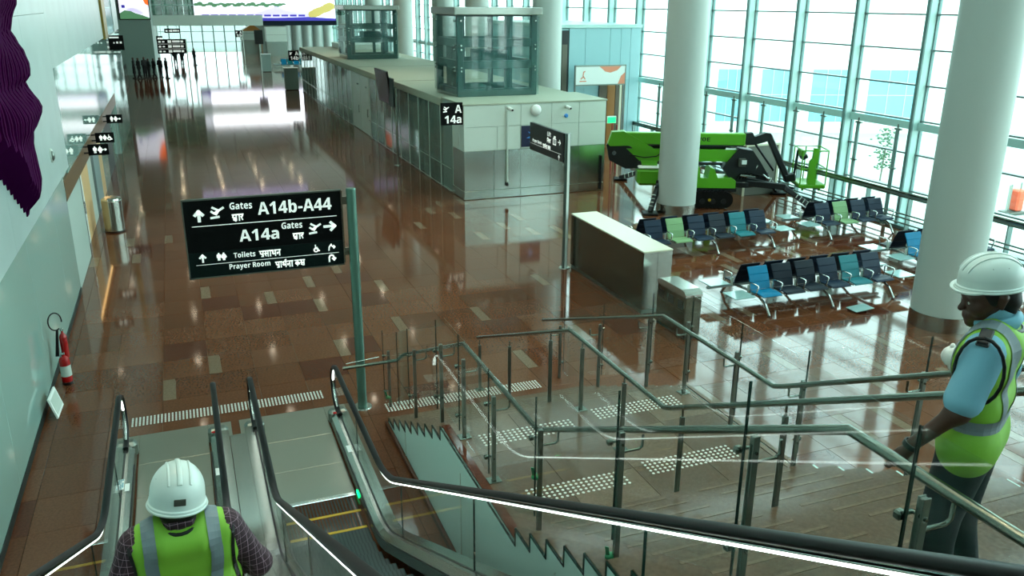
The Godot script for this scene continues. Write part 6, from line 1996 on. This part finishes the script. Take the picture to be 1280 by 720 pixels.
func strap(bones: Array, x: float, y0: float, y1: float, back: bool, w := 0.027) -> Array:
	# rows of a vertical reflective band, over the shoulder at the top
	var rows := []
	var s := 1.0 if back else -1.0
	for k in 15:
		var y := lerpf(y0, y1, k / 14.0)
		rows.append([Vector3(x + 0.02 * smoothstep(y1 - 0.25, y1, y) * signf(x), y, s * 0.4), Vector3(0, 0, -s), Vector3(w, 0, 0)])
	for k in 7:
		var a := lerpf(0.15, PI / 2, k / 6.0)
		rows.append([Vector3(x * 1.15, 1.37, 0.0) + Vector3(0, sin(a), s * cos(a)) * 0.35, Vector3(0, -sin(a), -s * cos(a)), Vector3(w, 0, 0)])
	return rows

# the worker riding down the left escalator, seen from behind
func worker_down() -> void:
	var t := thing("person", Vector3(-0.21, 2.684, -3.70), "worker in white helmet, plaid shirt and green safety vest riding down the left escalator", "person", "", 0.06)
	t.scale = Vector3.ONE * 1.045
	var head := Transform3D(Basis(Vector3.BACK, -0.14) * Basis(Vector3.RIGHT, -0.20), Vector3(0.0, 1.545, -0.02))
	var tr := torso_bones()
	var legs := leg_bones(Vector3(-0.10, 0.50, -0.03), Vector3(-0.10, 0.09, 0.02), Vector3(0.10, 0.50, -0.03), Vector3(0.10, 0.09, 0.02))
	var el_l := Vector3(-0.31, 1.15, 0.04)
	var wr_l := Vector3(-0.27, 0.93, -0.12)
	var el_r := Vector3(0.315, 1.13, -0.05)
	var wr_r := Vector3(0.225, 0.945, -0.34)
	var arms := arm_bones(Vector3(-0.19, 1.40, 0.01), el_l, wr_l) + arm_bones(Vector3(0.19, 1.40, 0.01), el_r, wr_r)
	var body := MB.new()
	flesh(body, tr + legs + arms, 0.016, 0.05)
	flesh(body, moved(head_bones(), head), 0.005, 0.022)
	flesh(body, hand_bones(wr_r + Vector3(0, 0.0, -0.01), Vector3(0.25, -0.1, -0.96).normalized(), Vector3(0.25, -0.97, 0.0).normalized(), Vector3(-0.96, -0.25, -0.2).normalized(), 0.75), 0.004, 0.010)
	flesh(body, hand_bones(wr_l, Vector3(0.05, -0.9, -0.4).normalized(), Vector3(1, 0, 0), Vector3(0, -0.3, -0.95), 0.4), 0.004, 0.010)
	finish_person(t, head, body, -0.03, Vector3(0.97, 1.2, 0.97), 0.018)
	var shirt := MB.new()
	flesh(shirt, grown(tr, 0.010) + grown(arms, 0.014), 0.013, 0.05)
	put("shirt", shirt, M.plaid, t)
	put("collar", MB.new().tube(pv3([Vector3(-0.07, 1.47, -0.05), Vector3(-0.078, 1.49, 0.02), Vector3(-0.04, 1.505, 0.075), Vector3(0.04, 1.505, 0.075), Vector3(0.078, 1.49, 0.02), Vector3(0.07, 1.47, -0.05)]), 0.016, 8, 0.024), M.plaid, t)
	var pants := MB.new()
	flesh(pants, grown(legs, 0.014) + [bone(Vector3(-0.07, 0.94, 0.0), Vector3(0.07, 0.94, 0.0), 0.145, 0.145, Vector3(1, 1, 1.3))], 0.016, 0.04)
	put("trousers", pants, M.trousers, t)
	var sh := MB.new()
	shoe(sh, Vector3(-0.10, 0, 0.02))
	shoe(sh, Vector3(0.10, 0, 0.02))
	stuff(put("shoe", sh, M.black, t))
	vest(t, false)
	put("bracelet", MB.new().lathe(v2([0.036, -0.012, 0.042, -0.012, 0.042, 0.012, 0.036, 0.012, 0.036, -0.012]), 18, wr_r + Vector3(0.0, 0.0, 0.012), Basis(Vector3.RIGHT, PI / 2)), M.cream_top, t)

func vest(t: Node3D, waist: bool) -> void:
	var f := Vector3(1, 1, 1.28)
	var vb := [bone(Vector3(-0.10, 1.32, 0.0), Vector3(0.10, 1.32, 0.0), 0.150, 0.150, f), bone(Vector3(-0.085, 1.14, 0.0), Vector3(0.085, 1.14, 0.0), 0.152, 0.152, f), bone(Vector3(-0.085, 0.96, 0.0), Vector3(0.085, 0.96, 0.0), 0.158, 0.158, f), bone(Vector3(-0.09, 0.93, 0.0), Vector3(0.09, 0.93, 0.0), 0.154, 0.154, f), bone(Vector3(-0.165, 1.40, 0.01), Vector3(-0.09, 1.44, 0.012), 0.088, 0.08), bone(Vector3(0.165, 1.40, 0.01), Vector3(0.09, 1.44, 0.012), 0.088, 0.08), bone(Vector3(-0.06, 1.40, 0.055), Vector3(0.06, 1.40, 0.055), 0.085, 0.085)]
	var mb := MB.new()
	flesh(mb, vb, 0.012, 0.035)
	var v := put("safety_vest", mb, M.vest, t)
	for back in [true, false]:
		for x in [-0.115, 0.115]:
			put("reflective_band", drape(vb, 0.035, strap(vb, x, 1.09 if waist else 0.82, 1.36, back)), M.tape_grey, v)
	if waist:
		for y in [1.07]:
			var rows := []
			for k in 41:
				var a := TAU * k / 40.0
				var d := Vector3(cos(a), 0, sin(a))
				rows.append([Vector3(0, y, 0) + d * 0.6, -d, Vector3(0, 0.03, 0)])
			put("reflective_band", drape(vb, 0.035, rows), M.tape_grey, v)
	# dark binding at the armholes and the hem
	for s in [-1.0, 1.0]:
		if not waist:
			var br := []
			for k in 12:
				br.append([Vector3(s * (0.222 - 0.02 * sin(PI * k / 11.0)), lerpf(1.13, 1.47, k / 11.0), 0.4), Vector3(0, 0, -1), Vector3(0.008, 0, 0)])
			put("binding", drape(vb, 0.035, br), M.black, v)
			continue
		var p := PackedVector3Array()
		for k in 21:
			var a := TAU * k / 20.0
			p.append(Vector3(s * (0.252 - 0.012 * absf(sin(a * 0.5))), 1.335 + 0.15 * cos(a), 0.01 + 0.092 * sin(a)))
		put("binding", MB.new().tube(p, 0.008, 6), M.black, v)
	var nk := PackedVector3Array()
	for k in 25:
		var a := TAU * k / 24.0
		nk.append(Vector3(0.085 * cos(a), 1.497 - 0.030 * absf(sin(a)) * (1.0 if sin(a) > 0 else 3.5), 0.02 + 0.085 * sin(a)))
	put("binding", MB.new().tube(nk, 0.009, 6), M.black, v)

# the worker on the upper landing, head turned to the left
func worker_right() -> void:
	var t := thing("person", Vector3(3.42, 3.5, -2.64), "worker in white helmet, pale blue shirt and lime safety vest standing on the stair landing", "person", "", 0.52)
	t.scale = Vector3.ONE * 1.085
	var head := Transform3D(Basis(Vector3.UP, 0.60) * Basis(Vector3.RIGHT, -0.16), Vector3(-0.01, 1.585, -0.035))
	var tr := torso_bones()
	var legs := leg_bones(Vector3(-0.11, 0.50, -0.06), Vector3(-0.12, 0.09, 0.0), Vector3(0.11, 0.50, -0.02), Vector3(0.12, 0.09, 0.08))
	var el_l := Vector3(-0.27, 1.15, -0.03)
	var wr_l := Vector3(-0.25, 0.93, -0.19)
	var el_r := Vector3(0.28, 1.14, 0.03)
	var wr_r := Vector3(0.29, 0.90, -0.08)
	var arms := arm_bones(Vector3(-0.195, 1.40, 0.01), el_l, wr_l) + arm_bones(Vector3(0.195, 1.40, 0.01), el_r, wr_r)
	var body := MB.new()
	flesh(body, tr + legs + arms, 0.014, 0.05)
	flesh(body, moved(head_bones(), head), 0.004, 0.020)
	flesh(body, hand_bones(wr_l, Vector3(-0.1, -0.88, -0.46).normalized(), Vector3(1, -0.1, 0).normalized(), Vector3(0, -0.46, -0.88).normalized(), 0.45), 0.004, 0.010)
	flesh(body, hand_bones(wr_r, Vector3(0.1, -0.88, -0.46).normalized(), Vector3(-1, -0.1, 0).normalized(), Vector3(0, -0.46, -0.88).normalized(), 0.45), 0.004, 0.010)
	finish_person(t, head, body, -0.055, Vector3(0.9, 0.9, 0.9), 0.066)
	var sleeves := []
	for s in [-1.0, 1.0]:
		var sh := Vector3(s * 0.195, 1.40, 0.01)
		var el := el_l if s < 0 else el_r
		sleeves.append(bone(sh, sh.lerp(el, 0.80), 0.074, 0.078))
	var shirt := MB.new()
	flesh(shirt, grown(tr, 0.010) + sleeves, 0.012, 0.045)
	put("shirt", shirt, M.shirt_blue, t)
	put("collar", MB.new().tube(pv3([Vector3(-0.075, 1.465, -0.06), Vector3(-0.085, 1.49, 0.02), Vector3(-0.045, 1.51, 0.08), Vector3(0.045, 1.51, 0.08), Vector3(0.085, 1.49, 0.02), Vector3(0.075, 1.465, -0.06)]), 0.016, 8, 0.028), M.shirt_blue, t)
	put("epaulette", MB.new().box(Vector3(-0.215, 1.475, 0.005), Vector3(0.10, 0.014, 0.05), 0.005, Basis(Vector3.BACK, 0.5)), M.machine_dark, t)
	var pants := MB.new()
	flesh(pants, grown(legs, 0.020) + [bone(Vector3(-0.07, 0.94, 0.0), Vector3(0.07, 0.94, 0.0), 0.145, 0.145, Vector3(1, 1, 1.3))], 0.016, 0.04)
	put("trousers", pants, M.trousers, t)
	var sh := MB.new()
	shoe(sh, Vector3(-0.12, 0, 0.0), 0.1)
	shoe(sh, Vector3(0.12, 0, 0.08), -0.1)
	stuff(put("shoe", sh, M.black, t))
	vest(t, true)
	put("wrist_band", MB.new().lathe(v2([0.032, -0.012, 0.037, -0.012, 0.037, 0.012, 0.032, 0.012, 0.032, -0.012]), 16, wr_l, Basis(Vector3.RIGHT, 0.4)), M.black, t)

func far_people() -> void:
	var kinds := []
	for v in 3:
		var tr := torso_bones()
		var st: float = [0.03, 0.10, 0.0][v]
		var legs := leg_bones(Vector3(-0.10, 0.50, -st), Vector3(-0.11, 0.09, st), Vector3(0.10, 0.50, st * 0.5), Vector3(0.11, 0.09, -st))
		var arms := arm_bones(Vector3(-0.2, 1.40, 0.0), Vector3(-0.27, 1.13, 0.03), Vector3(-0.24 + 0.1 * v, 0.92 + 0.06 * v, -0.08 - 0.08 * v)) + arm_bones(Vector3(0.2, 1.40, 0.0), Vector3(0.27, 1.13, 0.03), Vector3(0.25, 0.90, -0.05))
		var b := MB.new()
		flesh(b, tr + legs + arms + [bone(Vector3(0, 1.64, 0.0), Vector3(0, 1.60, -0.02), 0.095, 0.075), bone(Vector3(0, 1.55, 0.0), Vector3(0, 1.44, 0.01), 0.055, 0.07)], 0.03, 0.05)
		var cl := MB.new()
		flesh(cl, grown(tr, 0.02) + grown(legs, 0.02) + grown(arms, 0.012), 0.03, 0.06)
		var feet := MB.new()
		shoe(feet, Vector3(-0.11, 0, st))
		shoe(feet, Vector3(0.11, 0, -st))
		kinds.append([b.mesh(M.skin), cl.mesh(M.dark_cloth), feet.mesh(M.black)])
	var spots := [[-3.35, -82.3, "leftmost person in dark clothes of the far standing group"], [-2.95, -81.6, "second person from the left in the far dark-clothed group"], [-2.5, -82.6, "dark-clothed person near the middle of the far group, third from the left"], [-2.15, -81.5, "dark-clothed person in front of the middle of the far group"], [-1.75, -82.2, "dark-clothed person at the right end of the tight far group"], [-1.25, -82.8, "slim dark-clothed person standing apart, right of the far group"], [-0.75, -81.6, "rightmost dark-clothed person beside the far group"], [0.1, -99.0, "tiny person in dark clothes beneath the three-row sign"], [0.75, -99.5, "tiny person in dark clothes right under the three-row sign's edge"], [1.95, -97.5, "tiny lone person in dark clothes against the bright far windows"]]
	for i in spots.size():
		var s: Array = spots[i]
		var t := thing("person", Vector3(s[0], 0, s[1]), s[2], "person", "people far down the hall", rng.randf() * TAU)
		t.scale = Vector3.ONE * (0.97 + 0.07 * rng.randf())
		put_mesh("body", kinds[i % 3][0], t)
		put_mesh("clothing", kinds[i % 3][1], t)
		stuff(put_mesh("shoe", kinds[i % 3][2], t))
